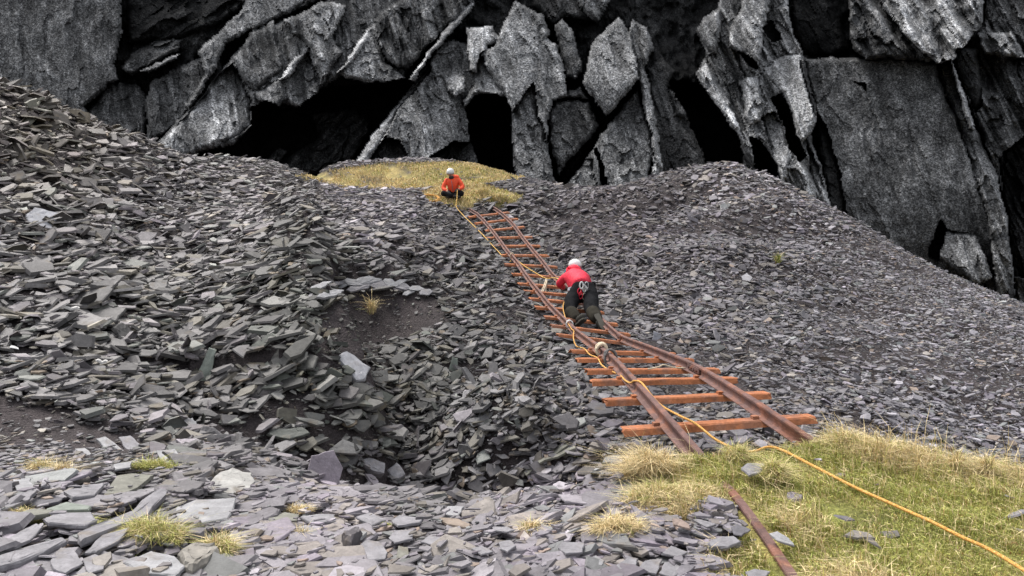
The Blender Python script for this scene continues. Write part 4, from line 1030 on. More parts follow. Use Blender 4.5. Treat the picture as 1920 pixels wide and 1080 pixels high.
def tussock(px, py, w_px, h_px, straw, label, n=900, green=0.0, name='grass_tuft', seed=0, lean=(-.4, 0), cat='grass tuft'):
    C = HIT(px, py)
    d = float(PROJ(C)[2])
    rad = w_px / 2 * d / F
    hh = h_px * d / F * 1.15
    rng = np.random.default_rng(300 + seed)
    r = rad * .85 * rng.uniform(0, 1, n) ** .6 * (.75 + .35 * np.sin(seed + 3 * rng.uniform(0, 6.28, 1))); a = rng.uniform(0, 2 * math.pi, n)
    lob = 1 + .3 * np.sin(2 * a + seed) + .18 * np.sin(5 * a + 2 * seed)
    r = r * lob
    x, y = C[0] + r * np.cos(a), C[1] + r * np.sin(a) * .6
    P = np.stack([x, y, H(x, y)], -1)
    P[:, 2] += .02 + .40 * hh * np.maximum(0, 1 - (r / rad) ** 2) * rng.uniform(0, 1, n) ** 2
    ln = np.stack([np.cos(a), np.sin(a)], -1) * (r / rad * .8)[:, None] + rng.normal(0, .95, (n, 2)) + np.array(lean)
    L = hh * rng.uniform(.25, .85, n) * np.where(rng.uniform(0, 1, n) < .06, 1.5, 1)
    cols = grass_cols(n, straw, rng)
    wd = max(.0011, d * .00025)
    return blades(name, P, L, wd * rng.uniform(.7, 1.4, n), ln, cols, label, cat, group='tufts of grass and moss among the slates', seed=seed, origin=tuple(C))
TU = [(1000, 1008, 46, 30, .95, 'small upright straw tuft in the middle of the bottom scree', 700, (0, -.2)),
      (1155, 1015, 118, 44, .9, 'big dry straw tuft left of the turf, longest blades on top', 2600, (.1, -.1)),
      (1212, 900, 90, 60, .95, 'shaggy pale straw tuft on the left corner of the turf', 2600, (-.5, 0)),
      (1228, 950, 110, 40, .55, 'green and straw tuft hanging below the left corner of the turf', 2200, (-.2, -.2)),
      (1450, 915, 90, 48, .45, 'mixed straw and green tuft at the buried stretch of the left rail', 2000, (.3, 0)),
      (1380, 872, 80, 34, .45, 'low straw tuft right of where the left rail enters the turf', 1500, (.2, 0)),
      (83, 893, 56, 30, .7, 'yellowish tuft on the dark soil, left one of two', 700, (0, 0)),
      (122, 900, 34, 36, .95, 'thin pale tuft with seed stalks on the dark soil', 300, (0, 0)),
      (297, 888, 76, 22, .12, 'round moss cushion among the left foreground slabs', 2200, (0, 0)),
      (287, 1020, 120, 44, .35, 'round green and straw tuft in the left foreground', 2800, (-.1, -.1)),
      (415, 1050, 80, 40, .55, 'yellow green tuft right of the rounded brown boulder', 1700, (.2, -.1)),
      (563, 968, 60, 16, .95, 'flattened straw tuft on a slab in the bottom scree', 700, (.5, -.1)),
      (568, 1022, 48, 26, .8, 'small straw tuft with a green side in the bottom scree', 700, (-.2, -.1)),
      (40, 983, 80, 22, .75, 'straw tuft at the left end of the moss strip', 900, (-.2, 0)),
      (120, 990, 130, 16, .1, 'strip of green moss between the left foreground slabs', 2200, (0, 0)),
      (610, 986, 30, 12, .5, 'tiny yellow tuft right of the flattened straw tuft', 250, (0, 0)),
      (792, 948, 36, 10, .5, 'tiny orange green tuft on the lip of the shelf', 300, (0, 0)),
      (728, 1000, 26, 14, .1, 'tiny green weed beside the domed slab', 250, (0, 0)),
      (270, 1078, 90, 20, .25, 'mossy tuft cut by the bottom edge of the picture', 1200, (0, 0)),
      (697, 590, 18, 36, .9, 'lone rusty straw tuft on the bare soil in the hollow', 160, (-.1, 0)),
      (1458, 498, 14, 26, .1, 'thin yellow green weed on the right slope', 120, (0, 0)),
      (938, 378, 56, 18, .75, 'straw tuft above the far ends of the rails', 500, (0, 0)),
      (905, 366, 40, 14, .8, 'straw tuft right of the seated person', 350, (0, 0)),
      (1850, 905, 60, 44, .8, 'tall straw tuft at the right edge of the turf', 1100, (-.2, 0)),
      (1790, 895, 40, 50, .85, 'sparse stalky straw tuft on the turf edge, second from the right', 500, (-.1, 0)),
      (1590, 850, 90, 38, .6, 'bushy tuft on the turf edge just right of the right rail end', 1700, (-.1, 0)),
      (1660, 862, 90, 34, .6, 'bushy tuft on the turf edge, next right after the rail end tuft', 1500, (-.2, 0))]
for i, (a, b, c, d_, s, l, n, ln) in enumerate(TU):
    tussock(a, b, c, d_, s, l, n, name='moss_cushion' if 'moss' in l and 'tuft' not in l else 'grass_tuft', seed=i, lean=ln)

# ------------------------------------------------------------------ the hanging track
SL = [((1168, 802), (1520, 778), 5.0), ((1135, 748), (1437, 735), 5.83), ((1110, 712), (1377, 707), 6.6), ((1098, 692), (1345, 690), 7.15), ((1082, 671), (1296, 672), 8.1),
      ((1069, 655), (1265, 661), 9.0), ((1046, 625), (1204, 645), 10.9), ((1034, 608), (1179, 625), 12.1), ((1021, 592), (1156, 606), 12.9), ((1004, 574), (1131, 584), 13.6),
      ((993, 558), (1116, 569), 14.2), ((983, 544), (1102, 555), 14.8), ((971.5, 530), (1086, 540), 15.4), ((960, 512), (1066, 520), 16.2), ((946, 494), (1043, 499), 17.2), ((938, 477), (1028, 478), 18.2),
      ((922, 460), (1012, 459.5), 19.1), ((911.5, 445), (997, 443), 20.0), ((898.5, 433), (983, 424), 20.9), ((889, 418), (970, 409), 21.7), ((878, 406), (954, 397), 22.5)]
LR = [(1345, 895), (1324, 861), (1257, 786), (1194, 716), (1148, 666), (1086, 622), (1077, 614), (1032.6, 571), (993.7, 523), (968, 486), (958, 476), (928, 435.6), (909.6, 413), (891, 395), (870, 380)]
RR = [(1580, 862), (1540, 835), (1427, 758), (1355.6, 713), (1304, 682), (1260, 664), (1156.7, 625), (1123, 590), (1075, 545), (1040, 517), (1019.6, 489.6), (1008, 476), (983.7, 446.7), (965, 421), (943, 398.5), (915, 380)]
HEAD = .078
def cross_at(rail, a, b, d):
    """parameter along the sleeper line where the rail's foot passes over it"""
    best = None
    for k in range(len(rail) - 1):
        p = Vector((rail[k][0], rail[k][1] + HEAD * F / d)); q = Vector((rail[k + 1][0], rail[k + 1][1] + HEAD * F / d))
        A, B = Vector(a), Vector(b)
        r, s = B - A, q - p
        den = r.x * s.y - r.y * s.x
        if abs(den) < 1e-6: continue
        w = p - A
        t = (w.x * s.y - w.y * s.x) / den
        u = (w.x * r.y - w.y * r.x) / den
        if -0.01 <= u <= 1.01 and 0 < t < 1: best = t
    return best
track = empty('railway_track', V(W(1340, 800, 5.0)))
tag(track, 'rusty narrow gauge railway track hanging in the air across the hollow', 'railway track')
T0 = track.location.copy()
lpts, rpts, slp = [], [], []
for k, (a, b, d) in enumerate(SL):
    yaw = 0.05
    A, B = V(W(a[0], a[1], d * (1 - .010))), V(W(b[0], b[1], d * (1 + .012)))
    slp.append((A, B))
    for rail, lst in ((LR, lpts), (RR, rpts)):
        t = cross_at(rail, a, b, d)
        if t is None: t = .27 if rail is LR else .77
        lst.append(A.lerp(B, t))
NSL = len(SL)
def unit_up(k):
    A, B = slp[k]
    k0, k1 = max(0, k - 1), min(NSL - 1, k + 1)
    f = ((slp[k1][0] + slp[k1][1]) - (slp[k0][0] + slp[k0][1])).normalized()
    s = (B - A).normalized()
    return s.cross(f).normalized(), f, s
# sleepers: pressed steel troughs, flat top with splayed sides
for k in range(NSL):
    A, B = slp[k]
    up, f, s = unit_up(k)
    if up.z < 0: up = -up
    f = up.cross(s).normalized()
    rng = random.Random(k)
    w, h = .052, .040
    ln = (B - A).length
    vs, fs = [], []
    sec = [(-w * 1.25, -h), (-w * .95, -.008), (-w * .8, 0), (w * .8, 0), (w * .95, -.008), (w * 1.25, -h), (w * 1.08, -h), (w * .75, -.012), (-w * .75, -.012), (-w * 1.08, -h)]
    nst = 9
    for i in range(nst):
        t = i / (nst - 1)
        c = A.lerp(B, t)
        fl = 1.0 + (.05 if i in (0, nst - 1) else 0)
        for (a_, b_) in sec:
            j = Vector((rng.uniform(-1, 1), rng.uniform(-1, 1), rng.uniform(-1, 1))) * .0016
            endj = s * rng.uniform(-.015, .015) if i in (0, nst - 1) else Vector()
            vs.append(c + f * a_ * fl + up * b_ + j + endj - T0)
    kk = len(sec)
    for i in range(nst - 1):
        for j in range(kk):
            fs.append((i * kk + j, i * kk + (j + 1) % kk, (i + 1) * kk + (j + 1) % kk, (i + 1) * kk + j))
    fs.append(tuple(range(kk))[::-1]); fs.append(tuple((nst - 1) * kk + j for j in range(kk)))
    pmesh('sleeper', vs, fs, M_sleeper, track)
RSEC = [(-.038, 0), (-.038, .006), (-.009, .014), (-.006, .022), (-.006, HEAD - .030), (-.018, HEAD - .020), (-.0195, HEAD - .006), (-.015, HEAD), (.015, HEAD), (.0195, HEAD - .006), (.018, HEAD - .020),
        (.006, HEAD - .030), (.006, .022), (.009, .014), (.038, .006), (.038, 0)]
def on_ground(px, py, dz=0.0):
    h = HIT(px, py)
    return V(h) + Vector((0, 0, dz))
lead_l = [on_ground(1560, 1200, -.05), on_ground(1478, 1078, -.052), on_ground(1425, 1000, -.052), on_ground(1380, 938, -.055), on_ground(1345, 893, -.075)]
g0 = V(W(1324, 861 + HEAD * F / 4.45, 4.42))
lead_l.append(g0)
lead_r = [V(W(1600, 876 + HEAD * F / 4.5, 4.35)), V(W(1542, 836 + HEAD * F / 4.6, 4.62))]
end_l = [V(W(893, 397 + 6, 22.9)), V(W(880, 389 + 6, 23.6))]
end_r = [V(W(943, 398 + 6, 23.0)), V(W(921, 384 + 6, 24.0)), V(W(905, 378 + 6, 24.6))]
for nm_pts in (lead_l + lpts + end_l, lead_r + rpts + end_r):
    path = [p - T0 for p in catmull([p + Vector((0, 0, .002)) for p in nm_pts], 3)]
    # keep the joint at the kink of the right rail crisp
    v, f = sweep(path, RSEC)
    rail = pmesh('rail', v, f, M_rail, track)
# fishplate with bolts where the right rail is jointed, and chairs' clips along both rails
def boxm(name, c, ax, ay, az, m, parent, bev=.1):
    vs = []
    for sx in (-1, 1):
        for sy in (-1, 1):
            for sz in (-1, 1): vs.append(c + ax * sx + ay * sy + az * sz)
    fs = [(0, 1, 3, 2), (4, 6, 7, 5), (0, 4, 5, 1), (2, 3, 7, 6), (0, 2, 6, 4), (1, 5, 7, 3)]
    return pmesh(name, vs, fs, m, parent)
for pts, t_, side in ((rpts, 2.35, -1), (rpts, 2.35, 1), (lpts, 6.4, -1), (rpts, 6.2, -1)):
    i = int(t_); p = pts[i].lerp(pts[i + 1], t_ - i)
    f = (pts[i + 1] - pts[i]).normalized(); s = f.cross(Vector((0, 0, 1))).normalized(); u = s.cross(f)
    fp = boxm('fishplate', p + s * side * .016 + u * .045 - T0, f * .17, s * .007, u * .022, M_rail, track)
    for q in (-.11, -.04, .04, .11):
        vs = []; c = p + f * q + s * side * .03 + u * .045 - T0
        for e in (-.008, .008):
            for j in range(6):
                an = j * math.pi / 3
                vs.append(c + s * e + f * .013 * math.cos(an) + u * .013 * math.sin(an))
        pmesh('bolt', vs, [tuple(range(6))[::-1], tuple(range(6, 12))] + [(j, (j + 1) % 6, 6 + (j + 1) % 6, 6 + j) for j in range(6)], M_rail, fp)
for k in range(NSL):
    up, f, s = unit_up(k)
    if up.z < 0: up = -up
    for pts in (lpts, rpts):
        for side in (-1, 1):
            c = pts[k] + s * side * .05 + up * .010 - T0
            boxm('rail_clip', c, s * .018, up.cross(s) * .022, up * .009, M_sleeper, track)

def HEADPT(pts, t, up=HEAD):
    i = min(int(t), len(pts) - 2)
    return pts[i].lerp(pts[i + 1], t - i) + Vector((0, 0, up))

# ------------------------------------------------------------------ people
def skin_obj(name, joints, edges, m, parent, levels=2, root=0):
    """joints: list of (Vector, rx, ry)"""
    me = bpy.data.meshes.new(name)
    me.from_pydata([tuple(j[0]) for j in joints], edges, [])
    o = bpy.data.objects.new(name, me)
    COL.objects.link(o)
    sk = o.modifiers.new('skin', 'SKIN')
    sk.use_smooth_shade = True
    for i, v in enumerate(me.skin_vertices[0].data):
        v.radius = (joints[i][1], joints[i][2] if len(joints[i]) > 2 else joints[i][1])
        v.use_root = (i == root)
    ss = o.modifiers.new('sub', 'SUBSURF')
    ss.levels = ss.render_levels = levels
    bpy.context.view_layer.update()
    dg = bpy.context.evaluated_depsgraph_get()
    new = bpy.data.meshes.new_from_object(o.evaluated_get(dg))
    o.modifiers.clear()
    o.data = new
    new.name = name
    new.materials.clear(); new.materials.append(m)
    new.polygons.foreach_set('use_smooth', [True] * len(new.polygons))
    o.parent = parent
    return o
def blob(name, c, r, m, parent, rot=None, nu=20, nv=12, cut=None, power=1.0):
    vs, fs = [], []
    for i in range(nv + 1):
        ph = math.pi * i / nv
        for j in range(nu):
            th = 2 * math.pi * j / nu
            p = Vector((math.sin(ph) * math.cos(th) * r[0], math.sin(ph) * math.sin(th) * r[1], math.cos(ph) * r[2]))
            if cut is not None and p.z < cut: p.z = cut
            if rot is not None: p = rot @ p
            vs.append(p + c)
    for i in range(nv):
        for j in range(nu):
            fs.append((i * nu + j, (i + 1) * nu + j, (i + 1) * nu + (j + 1) % nu, i * nu + (j + 1) % nu))
    return pmesh(name, vs, fs, m, parent, True)
def hand_parts(wrist, tip_dir, side, joints, edges, wi, curl=Vector((0, 0, -1))):
    """append a palm, four bent fingers and a thumb to a skin skeleton, rooted at joint wi"""
    t = tip_dir.normalized(); s = side.normalized(); c = curl.normalized()
    pi = len(joints)
    joints.append((wrist + t * .05, .020, .034)); edges.append((wi, pi))
    for q, (off, ln) in enumerate(((-.03, .062), (-.010, .072), (.011, .068), (.030, .052))):
        b = len(joints)
        p = wrist + t * .085 + s * off
        joints.append((p, .010)); edges.append((pi, b))
        p2 = p + t * ln * .5 + c * ln * .15
        p3 = p2 + t * ln * .25 + c * ln * .45
        joints.append((p2, .0088)); edges.append((b, b + 1))
        joints.append((p3, .0078)); edges.append((b + 1, b + 2))
    b = len(joints)
    joints.append((wrist + t * .04 - s * .045 + c * .008, .0115)); edges.append((pi, b))
    joints.append((wrist + t * .075 - s * .058 + c * .03, .0095)); edges.append((b, b + 1))
def helmet(c, rot, r, parent, face=True):
    h = blob('helmet', c, (r, r * 1.14, r * .95), M_helmet, parent, rot, 24, 16, cut=-r * .25)
    # brim and straps
    vs, fs = [], []
    n = 28
    for j in range(n):
        a = 2 * math.pi * j / n
        for (k, z) in ((1.0, -.25), (1.06, -.27), (1.05, -.34), (.98, -.32)):
            vs.append(c + rot @ Vector((math.cos(a) * r * k, math.sin(a) * r * 1.14 * k, r * z)))
    for j in range(n):
        for q in range(4):
            fs.append((j * 4 + q, ((j + 1) % n) * 4 + q, ((j + 1) % n) * 4 + (q + 1) % 4, j * 4 + (q + 1) % 4))
    pmesh('helmet_rim', vs, fs, M_grey, h, True)
    # vents: short dark slots
    for a in (-.5, 0, .5):
        for b in (.5, -.5):
            p = rot @ Vector((math.sin(a) * r * .80, b * r * .75, r * .62))
            vv = blob('vent', c + p * 1.0, (.008, .022, .010), M_grey, h, rot, 8, 6)
    return h

# --- climber on the track
def W3(px, py, d): return V(W(px, py, d))
base = W3(1095, 592, 13.3)
cl = empty('person', base)
tag(cl, 'person in a red hooded jacket and white helmet crawling up the track', 'person')
B = base
J = {k: W3(*v) - B for k, v in dict(
    pelvis=(1093, 550, 13.65), waist=(1088, 537, 13.85), chest=(1080, 523, 14.15), neck=(1076, 511, 14.4), head=(1078, 501, 14.55),
    shl=(1062, 518, 14.3), ell=(1048, 533, 14.35), wrl=(1057, 540, 14.75),
    shr=(1097, 520, 14.35), elr=(1103, 531, 14.75), wrr=(1097, 533, 15.0),
    hipl=(1077, 552, 13.65), knl=(1066, 580, 13.2), anl=(1083, 602, 12.85), tol=(1095, 592, 12.68),
    hipr=(1109, 551, 13.65), knr=(1108, 580, 13.15), anr=(1121, 600, 12.75), tor=(1127, 611, 12.68)).items()}
def body_of(J, parent, m, hands=True, scale=1.0):
    js = [(J['pelvis'], .10 * scale, .13 * scale), (J['waist'], .09, .12), (J['chest'], .10, .15), (J['neck'], .052), (J['head'], .085, .08), (J['head'] + (J['head'] - J['neck']).normalized() * .08, .06)]
    es = [(0, 1), (1, 2), (2, 3), (3, 4), (4, 5)]
    def chain(root, pts, rad):
        prev = root
        for p, r in zip(pts, rad):
            js.append((p, r)); es.append((prev, len(js) - 1)); prev = len(js) - 1
        return prev
    for s in 'lr':
        w = chain(2, [J['sh' + s], J['el' + s], J['wr' + s]], [.055, .042, .028])
        if hands:
            t = J['wr' + s] - J['el' + s]
            sd_ = t.cross(Vector((0, 0, 1))) * (1 if s == 'l' else -1)
            hand_parts(J['wr' + s], t, sd_, js, es, w)
        chain(0, [J['hip' + s], J['kn' + s], J['an' + s]], [.088, .062, .042])
    return skin_obj('body', js, es, m, parent)
body_of(J, cl, M_skin)
# jacket
js = [(J['waist'].lerp(J['pelvis'], .25), .15, .185), (J['waist'], .155, .19), (J['chest'], .165, .21), (J['neck'].lerp(J['chest'], .35), .13, .15), (J['neck'], .095, .10),
      (J['shl'], .088), (J['ell'], .068), (J['wrl'].lerp(J['ell'], .12), .05), (J['shr'], .088), (J['elr'], .068), (J['wrr'].lerp(J['elr'], .12), .05)]
skin_obj('jacket', js, [(0, 1), (1, 2), (2, 3), (3, 4), (2, 5), (5, 6), (6, 7), (2, 8), (8, 9), (9, 10)], M_red, cl, root=2)
hd = blob('hood', J['head'].lerp(J['neck'], .62) + Vector((-.015, -.09, .0)), (.135, .10, .115), M_red, cl, None, 18, 12)
# trousers
js = [(J['pelvis'], .17, .19), (J['pelvis'].lerp(J['waist'], .45), .15, .19), (J['hipl'], .15), (J['knl'], .115), (J['anl'], .075), (J['hipr'], .17), (J['knr'], .115), (J['anr'], .07)]
skin_obj('trousers', js, [(0, 1), (0, 2), (2, 3), (3, 4), (0, 5), (5, 6), (6, 7)], M_black, cl)
for s in 'lr':
    js = [(J['kn' + s].lerp(J['an' + s], .0) + Vector((0, -.01, .0)), .126), (J['kn' + s].lerp(J['an' + s], .5), .112), (J['an' + s], .088)]
    g = skin_obj('gaiter', js, [(0, 1), (1, 2)], M_olive, cl)
    d_ = (J['to' + s] - J['an' + s]).normalized()
    js = [(J['an' + s], .066, .064), (J['an' + s] + d_ * .09, .056, .060), (J['an' + s] + d_ * .20, .036, .054)]
    bt = skin_obj('boot', js, [(0, 1), (1, 2)], M_boot, cl)
    side = Vector((1, 0, 0)) - d_ * d_.x
    side.normalize(); back = side.cross(d_).normalized()
    if back.y > 0: back = -back
    prof = []
    for t, w in ((-.07, .030), (-.05, .042), (.0, .043), (.06, .036), (.13, .046), (.19, .046), (.235, .030), (.245, .008)): prof.append((t, w))
    vs, fs = [], []
    for t, w in prof:
        for (a, b_) in ((-w, .048), (w, .048), (w, .072), (-w, .072)): vs.append(J['an' + s] + d_ * t + side * a + back * b_)
    for i in range(len(prof) - 1):
        for j in range(4): fs.append((i * 4 + j, i * 4 + (j + 1) % 4, i * 4 + 4 + (j + 1) % 4, i * 4 + 4 + j))
    fs += [(0, 3, 2, 1), tuple(len(prof) * 4 - 4 + j for j in range(4))]
    pmesh('sole', vs, fs, M_sole, bt)
# gloves follow the same hand skeleton, a little thicker
for s, m in (('l', M_glove), ('r', M_teal)):
    js = [(J['wr' + s], .036)]; es = []
    t = J['wr' + s] - J['el' + s]
    hand_parts(J['wr' + s], t, t.cross(Vector((0, 0, 1))) * (1 if s == 'l' else -1), js, es, 0)
    js = [(j[0], *[r * 1.22 for r in j[1:]]) for j in js]
    skin_obj('glove', js, es, m, cl, 1)
rotc = (J['head'] - J['neck']).to_track_quat('Z', 'Y').to_matrix()
helmet(J['head'] + Vector((0, 0, .035)), Matrix.Rotation(R(-18), 3, 'X'), .112, cl)
blob('scarf', J['head'] + Vector((-.125, 0.02, -.10)), (.055, .06, .075), M_teal, cl)
# harness: waist belt, leg loops, gear on the back
belt = [(J['waist'].lerp(J['pelvis'], .5)) + Vector((math.cos(a) * .205, math.sin(a) * .165, .02 * math.sin(a) + .0)) for a in [2 * math.pi * i / 12 for i in range(13)]]
hr = tube('harness', belt, .024, M_grey, cl)
bk = J['pelvis'] + Vector((-.02, -.185, .06))
for i, (dx, dz, m, r) in enumerate(((-.02, .10, M_white, .020), (.06, .10, M_metal, .012), (.03, .05, M_white, .014), (-.05, .0, M_red, .014), (.00, .0, M_cord, .012), (-.03, -.06, M_red, .014), (.05, .02, M_metal, .012), (.03, -.08, M_cord, .011))):
    a = bk + Vector((dx, 0, dz))
    loop = [a + Vector((math.sin(t) * .028, -.012 * i % .02, -math.cos(t) * .055)) for t in [2 * math.pi * q / 8 for q in range(9)]]
    tube('gear_loop', loop, r * .6, m, hr, 6, 3)
boxm('blue_tag', bk + Vector((.075, -.02, -.055)), Vector((.028, 0, 0)), Vector((0, .006, 0)), Vector((0, 0, .022)), M_blue, hr)
boxm('white_stripe', J['hipl'].lerp(J['knl'], .30) + Vector((-.0, -.125, .0)), Vector((.035, 0, 0)), Vector((0, .006, 0)), Vector((0, 0, .008)), M_white, cl)

# --- seated belayer
gs = HIT(849, 371)
bl_ = empty('person', V(gs), 0)
tag(bl_, 'person in an orange jacket and white helmet sitting cross legged above the track', 'person')
J2 = {k: Vector(v) for k, v in dict(
    pelvis=(.02, .05, .12), waist=(.015, .02, .26), chest=(0, -.03, .44), neck=(-.03, -.07, .585), head=(-.055, -.10, .69),
    shl=(-.17, -.03, .50), ell=(-.27, -.12, .27), wrl=(-.13, -.30, .20),
    shr=(.18, -.03, .50), elr=(.31, -.13, .30), wrr=(.18, -.32, .26),
    hipl=(-.09, .02, .12), knl=(-.27, -.34, .15), anl=(.06, -.46, .08), tol=(.17, -.50, .06),
    hipr=(.13, .02, .12), knr=(.30, -.32, .15), anr=(.02, -.36, .07), tor=(-.12, -.42, .06)).items()}
body_of(J2, bl_, M_skin)
js = [(J2['pelvis'], .15, .18), (J2['waist'], .145, .18), (J2['chest'], .15, .20), (J2['neck'].lerp(J2['chest'], .35), .11, .13), (J2['neck'] - Vector((0, 0, .01)), .075),
      (J2['shl'], .082), (J2['ell'], .068), (J2['wrl'].lerp(J2['ell'], .1), .048), (J2['shr'], .082), (J2['elr'], .068), (J2['wrr'].lerp(J2['elr'], .1), .048)]
skin_obj('jacket', js, [(0, 1), (1, 2), (2, 3), (3, 4), (2, 5), (5, 6), (6, 7), (2, 8), (8, 9), (9, 10)], M_orange, bl_, root=2)
blob('hood', J2['neck'] + Vector((.10, .07, -.0)), (.13, .10, .075), M_orange, bl_)
js = [(J2['pelvis'] - Vector((0, 0, .02)), .15, .16), (J2['hipl'], .11), (J2['knl'], .085), (J2['anl'], .06), (J2['hipr'], .11), (J2['knr'], .085), (J2['anr'], .06)]
skin_obj('trousers', js, [(0, 1), (1, 2), (2, 3), (0, 4), (4, 5), (5, 6)], M_black, bl_)
for s in 'lr':
    d_ = (J2['to' + s] - J2['an' + s]).normalized()
    js = [(J2['an' + s], .058), (J2['an' + s] + d_ * .09, .052), (J2['an' + s] + d_ * .20, .035)]
    skin_obj('boot', js, [(0, 1), (1, 2)], M_boot, bl_)
    js = [(J2['wr' + s], .036)]; es = []
    t = J2['wr' + s] - J2['el' + s]
    hand_parts(J2['wr' + s], t, t.cross(Vector((0, 0, 1))) * (1 if s == 'l' else -1), js, es, 0)
    js = [(j[0], *[r * 1.22 for r in j[1:]]) for j in js]
    skin_obj('glove', js, es, M_glove, bl_, 1)
hc = J2['head']
helmet(hc + Vector((0, .005, .055)), Matrix.Rotation(R(14), 3, 'X'), .108, bl_)
blob('nose', hc + Vector((0, -.092, -.005)), (.013, .018, .02), M_skin, bl_, None, 8, 6)
for sx in (-1, 1):
    blob('eye', hc + Vector((sx * .032, -.084, .018)), (.011, .008, .007), M_dark, bl_, None, 8, 6)
    blob('ear', hc + Vector((sx * .088, 0, .0)), (.012, .02, .03), M_skin, bl_, None, 8, 6)
blob('mouth', hc + Vector((0, -.083, -.042)), (.024, .008, .006), M_dark, bl_, None, 8, 6)
blob('neck_warmer', J2['neck'] + Vector((0, -.035, -.005)), (.075, .065, .055), M_glove, bl_)
tube('jacket_zip', [J2['chest'] + Vector((-.02, -.165, .06)), J2['chest'] + Vector((.0, -.17, -.06)), J2['waist'] + Vector((0, -.16, -.06))], .007, M_grey, bl_)
PB = V(gs)
# ------------------------------------------------------------------ ropes and slings
h2 = PB + J2['wrr'] + Vector((-.02, -.09, -.01))
e0 = V(HIT(857, 394)) + Vector((0, -.3, .12))
tube('belay_rope', [h2, h2.lerp(e0, .5) + Vector((0, 0, -.03)), e0, W3(868, 403, 22.0), W3(880, 415, 21.0), W3(905, 440, 19.5), W3(925, 462, 18.7), W3(939, 477, 18.0), W3(944, 488, 17.8), W3(955, 491, 17.6), W3(964, 485, 17.72),
     W3(985, 500, 16.9), W3(1010, 515, 16.1), W3(1024, 522, 15.7), W3(1040, 521, 15.5), W3(1052, 527, 15.0), B + J['wrl'] + Vector((0, .02, .03))], .0095, M_rope_y)
tag(bpy.data.objects['belay_rope'], 'yellow rope running from the seated person down to the climber', 'rope')
gp = [V(HIT(x, y)) + Vector((0, 0, .035)) for x, y in ((1440, 850), (1465, 856), (1500, 874), (1545, 898), (1600, 927), (1650, 950), (1700, 973), (1750, 996), (1800, 1022), (1850, 1045), (1900, 1075), (1960, 1115))]
rp = tube('orange_rope', [B + J['pelvis'] + Vector((-.2, -.02, .02)), W3(1058, 566, 13.3), W3(1056, 580, 12.9), W3(1062, 600, 12.2), W3(1072, 617, 11.1), W3(1076, 620, 10.9), W3(1075, 633, 10.2), W3(1080, 648, 9.4), W3(1090, 652, 9.3),
      W3(1097, 655, 8.9), W3(1106, 665, 8.45), W3(1120, 671, 8.1), W3(1128, 684, 7.6), W3(1142, 694, 7.2), W3(1162, 703, 6.75), W3(1172, 713, 6.35), W3(1182, 718, 6.1), W3(1190, 714, 5.95), W3(1203, 718, 5.85),
      W3(1222, 742, 5.55), W3(1242, 762, 5.25), W3(1275, 780, 5.0), W3(1305, 795, 4.9), W3(1340, 823, 4.75), W3(1375, 840, 4.65), W3(1410, 847, 4.58)] + gp, .0072, M_rope, None, 6, 5)
tag(rp, 'orange rope trailing from the climber over the left rail and across the turf', 'rope')
# coil beside the seated person
pts = []
cc = HIT(806, 374)
rng = random.Random(5)
for i in range(60):
    a = i * .72
    x, y = cc[0] + math.cos(a) * (.18 + .14 * rng.random()), cc[1] + math.sin(a) * (.25 + .15 * rng.random())
    pts.append(Vector((x, y, float(H(x, y)) + .03 + .05 * rng.random())))
tag(tube('rope_coil', pts, .011, M_rope, None, 5, 3), 'loose heap of orange rope on the grass left of the seated person', 'rope')
def wrap(name, p, f, r, th, turns, m, label, width=.06, cat='sling'):
    s = f.cross(Vector((0, 0, 1))).normalized(); u = s.cross(f)
    pts = []
    n = int(turns * 10)
    rg = random.Random(len(label))
    for i in range(n + 1):
        a = 2 * math.pi * i / 10
        rr = r * (1 + .12 * rg.uniform(-1, 1))
        pts.append(p + s * math.cos(a) * rr * .75 + u * (math.sin(a) * rr) + f * (width * (i / n - .5)))
    return tag(tube(name, pts, th, m, None, 6, 3), label, cat)
def rail_frame(pts, t, h=.05):
    i = min(int(t), len(pts) - 2)
    return HEADPT(pts, t, h), (pts[i + 1] - pts[i]).normalized()
p, f = rail_frame(lpts, 4.35)
sl = wrap('sling', p, f, .062, .016, 4, M_cord, 'bulky cream rope sling wrapped round the left rail', .12)
p, f = rail_frame(lpts, 3.55)
wrap('strap', p, f, .066, .010, 4, M_strap, 'dark grey strap bound round the left rail just below the cream sling', .10, 'strap')
p, f = rail_frame(lpts, 6.8)
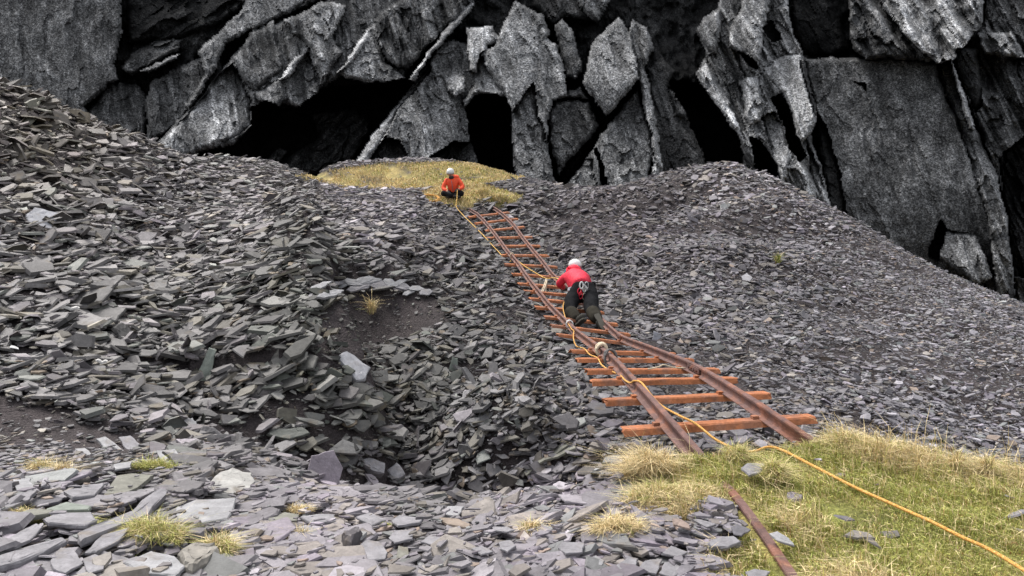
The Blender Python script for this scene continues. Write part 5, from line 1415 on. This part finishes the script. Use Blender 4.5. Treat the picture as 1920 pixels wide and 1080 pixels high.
wrap('cord_knot', p, f, .058, .007, 4, M_white, 'white cord knotted round the left rail below the climber', .08, 'cord')
p, f = rail_frame(lpts, 14.6)
wrap('cord_knot', p, f, .058, .009, 2, M_cord, 'cream cord round the left rail two sleepers above the climber', .05, 'cord')
v_ = [W3(1024, 523, 15.65), W3(1020, 535, 15.2), W3(1014, 550, 14.7), W3(1010, 562, 14.35), W3(1013, 556, 14.5), W3(1021, 540, 15.05), W3(1026, 525, 15.6), W3(1024, 536, 15.3), W3(1023, 548, 15.0)]
tag(tube('rope_sling', v_, .009, M_cord), 'cream sling hanging from the rope between the two rails, left of the climber', 'sling')
tag(tube('cord', [W3(1215, 692, 6.95), W3(1235, 688, 6.98), W3(1245, 684, 7.0), W3(1262, 689, 7.02), W3(1285, 690, 7.05)], .006, M_cord), 'pale cord lying along the fourth sleeper from the near end', 'cord')

# ------------------------------------------------------------------ odds and ends
def plank(pa, pb, w, th, m, name, label, cat, lift=.05):
    A, Bq = V(HIT(*pa)), V(HIT(*pb))
    A += Vector((0, 0, lift)); Bq += Vector((0, 0, lift))
    path = [A.lerp(Bq, t) + Vector((0, 0, .01 * math.sin(9 * t))) for t in (0, .15, .3, .5, .7, .85, 1)]
    sec = [(-w, -th), (-w * .96, th * .6), (-w * .4, th), (w * .5, th * .9), (w, th * .5), (w * .95, -th)]
    v, f = sweep(path, sec)
    c = sum((Vector(q) for q in v), Vector()) / len(v)
    o = pmesh(name, [q - c for q in v], f, m)
    o.location = c
    return tag(o, label, cat)
plank((984, 898), (1062, 842), .05, .018, M_plank, 'wooden_plank', 'weathered greenish plank lying in the bottom of the hollow', 'plank')
plank((1010, 885), (1078, 858), .03, .014, M_plank, 'wooden_plank', 'shorter weathered stick crossing the plank in the hollow', 'plank', .1)
plank((117, 598), (150, 600), .022, .014, M_pale, 'pale_splinter', 'small white splinter on the left slope', 'splinter', .12)
plank((183, 701), (203, 703), .018, .012, M_pale, 'pale_splinter', 'smaller white splinter lower on the left slope', 'splinter', .12)
print('slates', len(SC[0]))
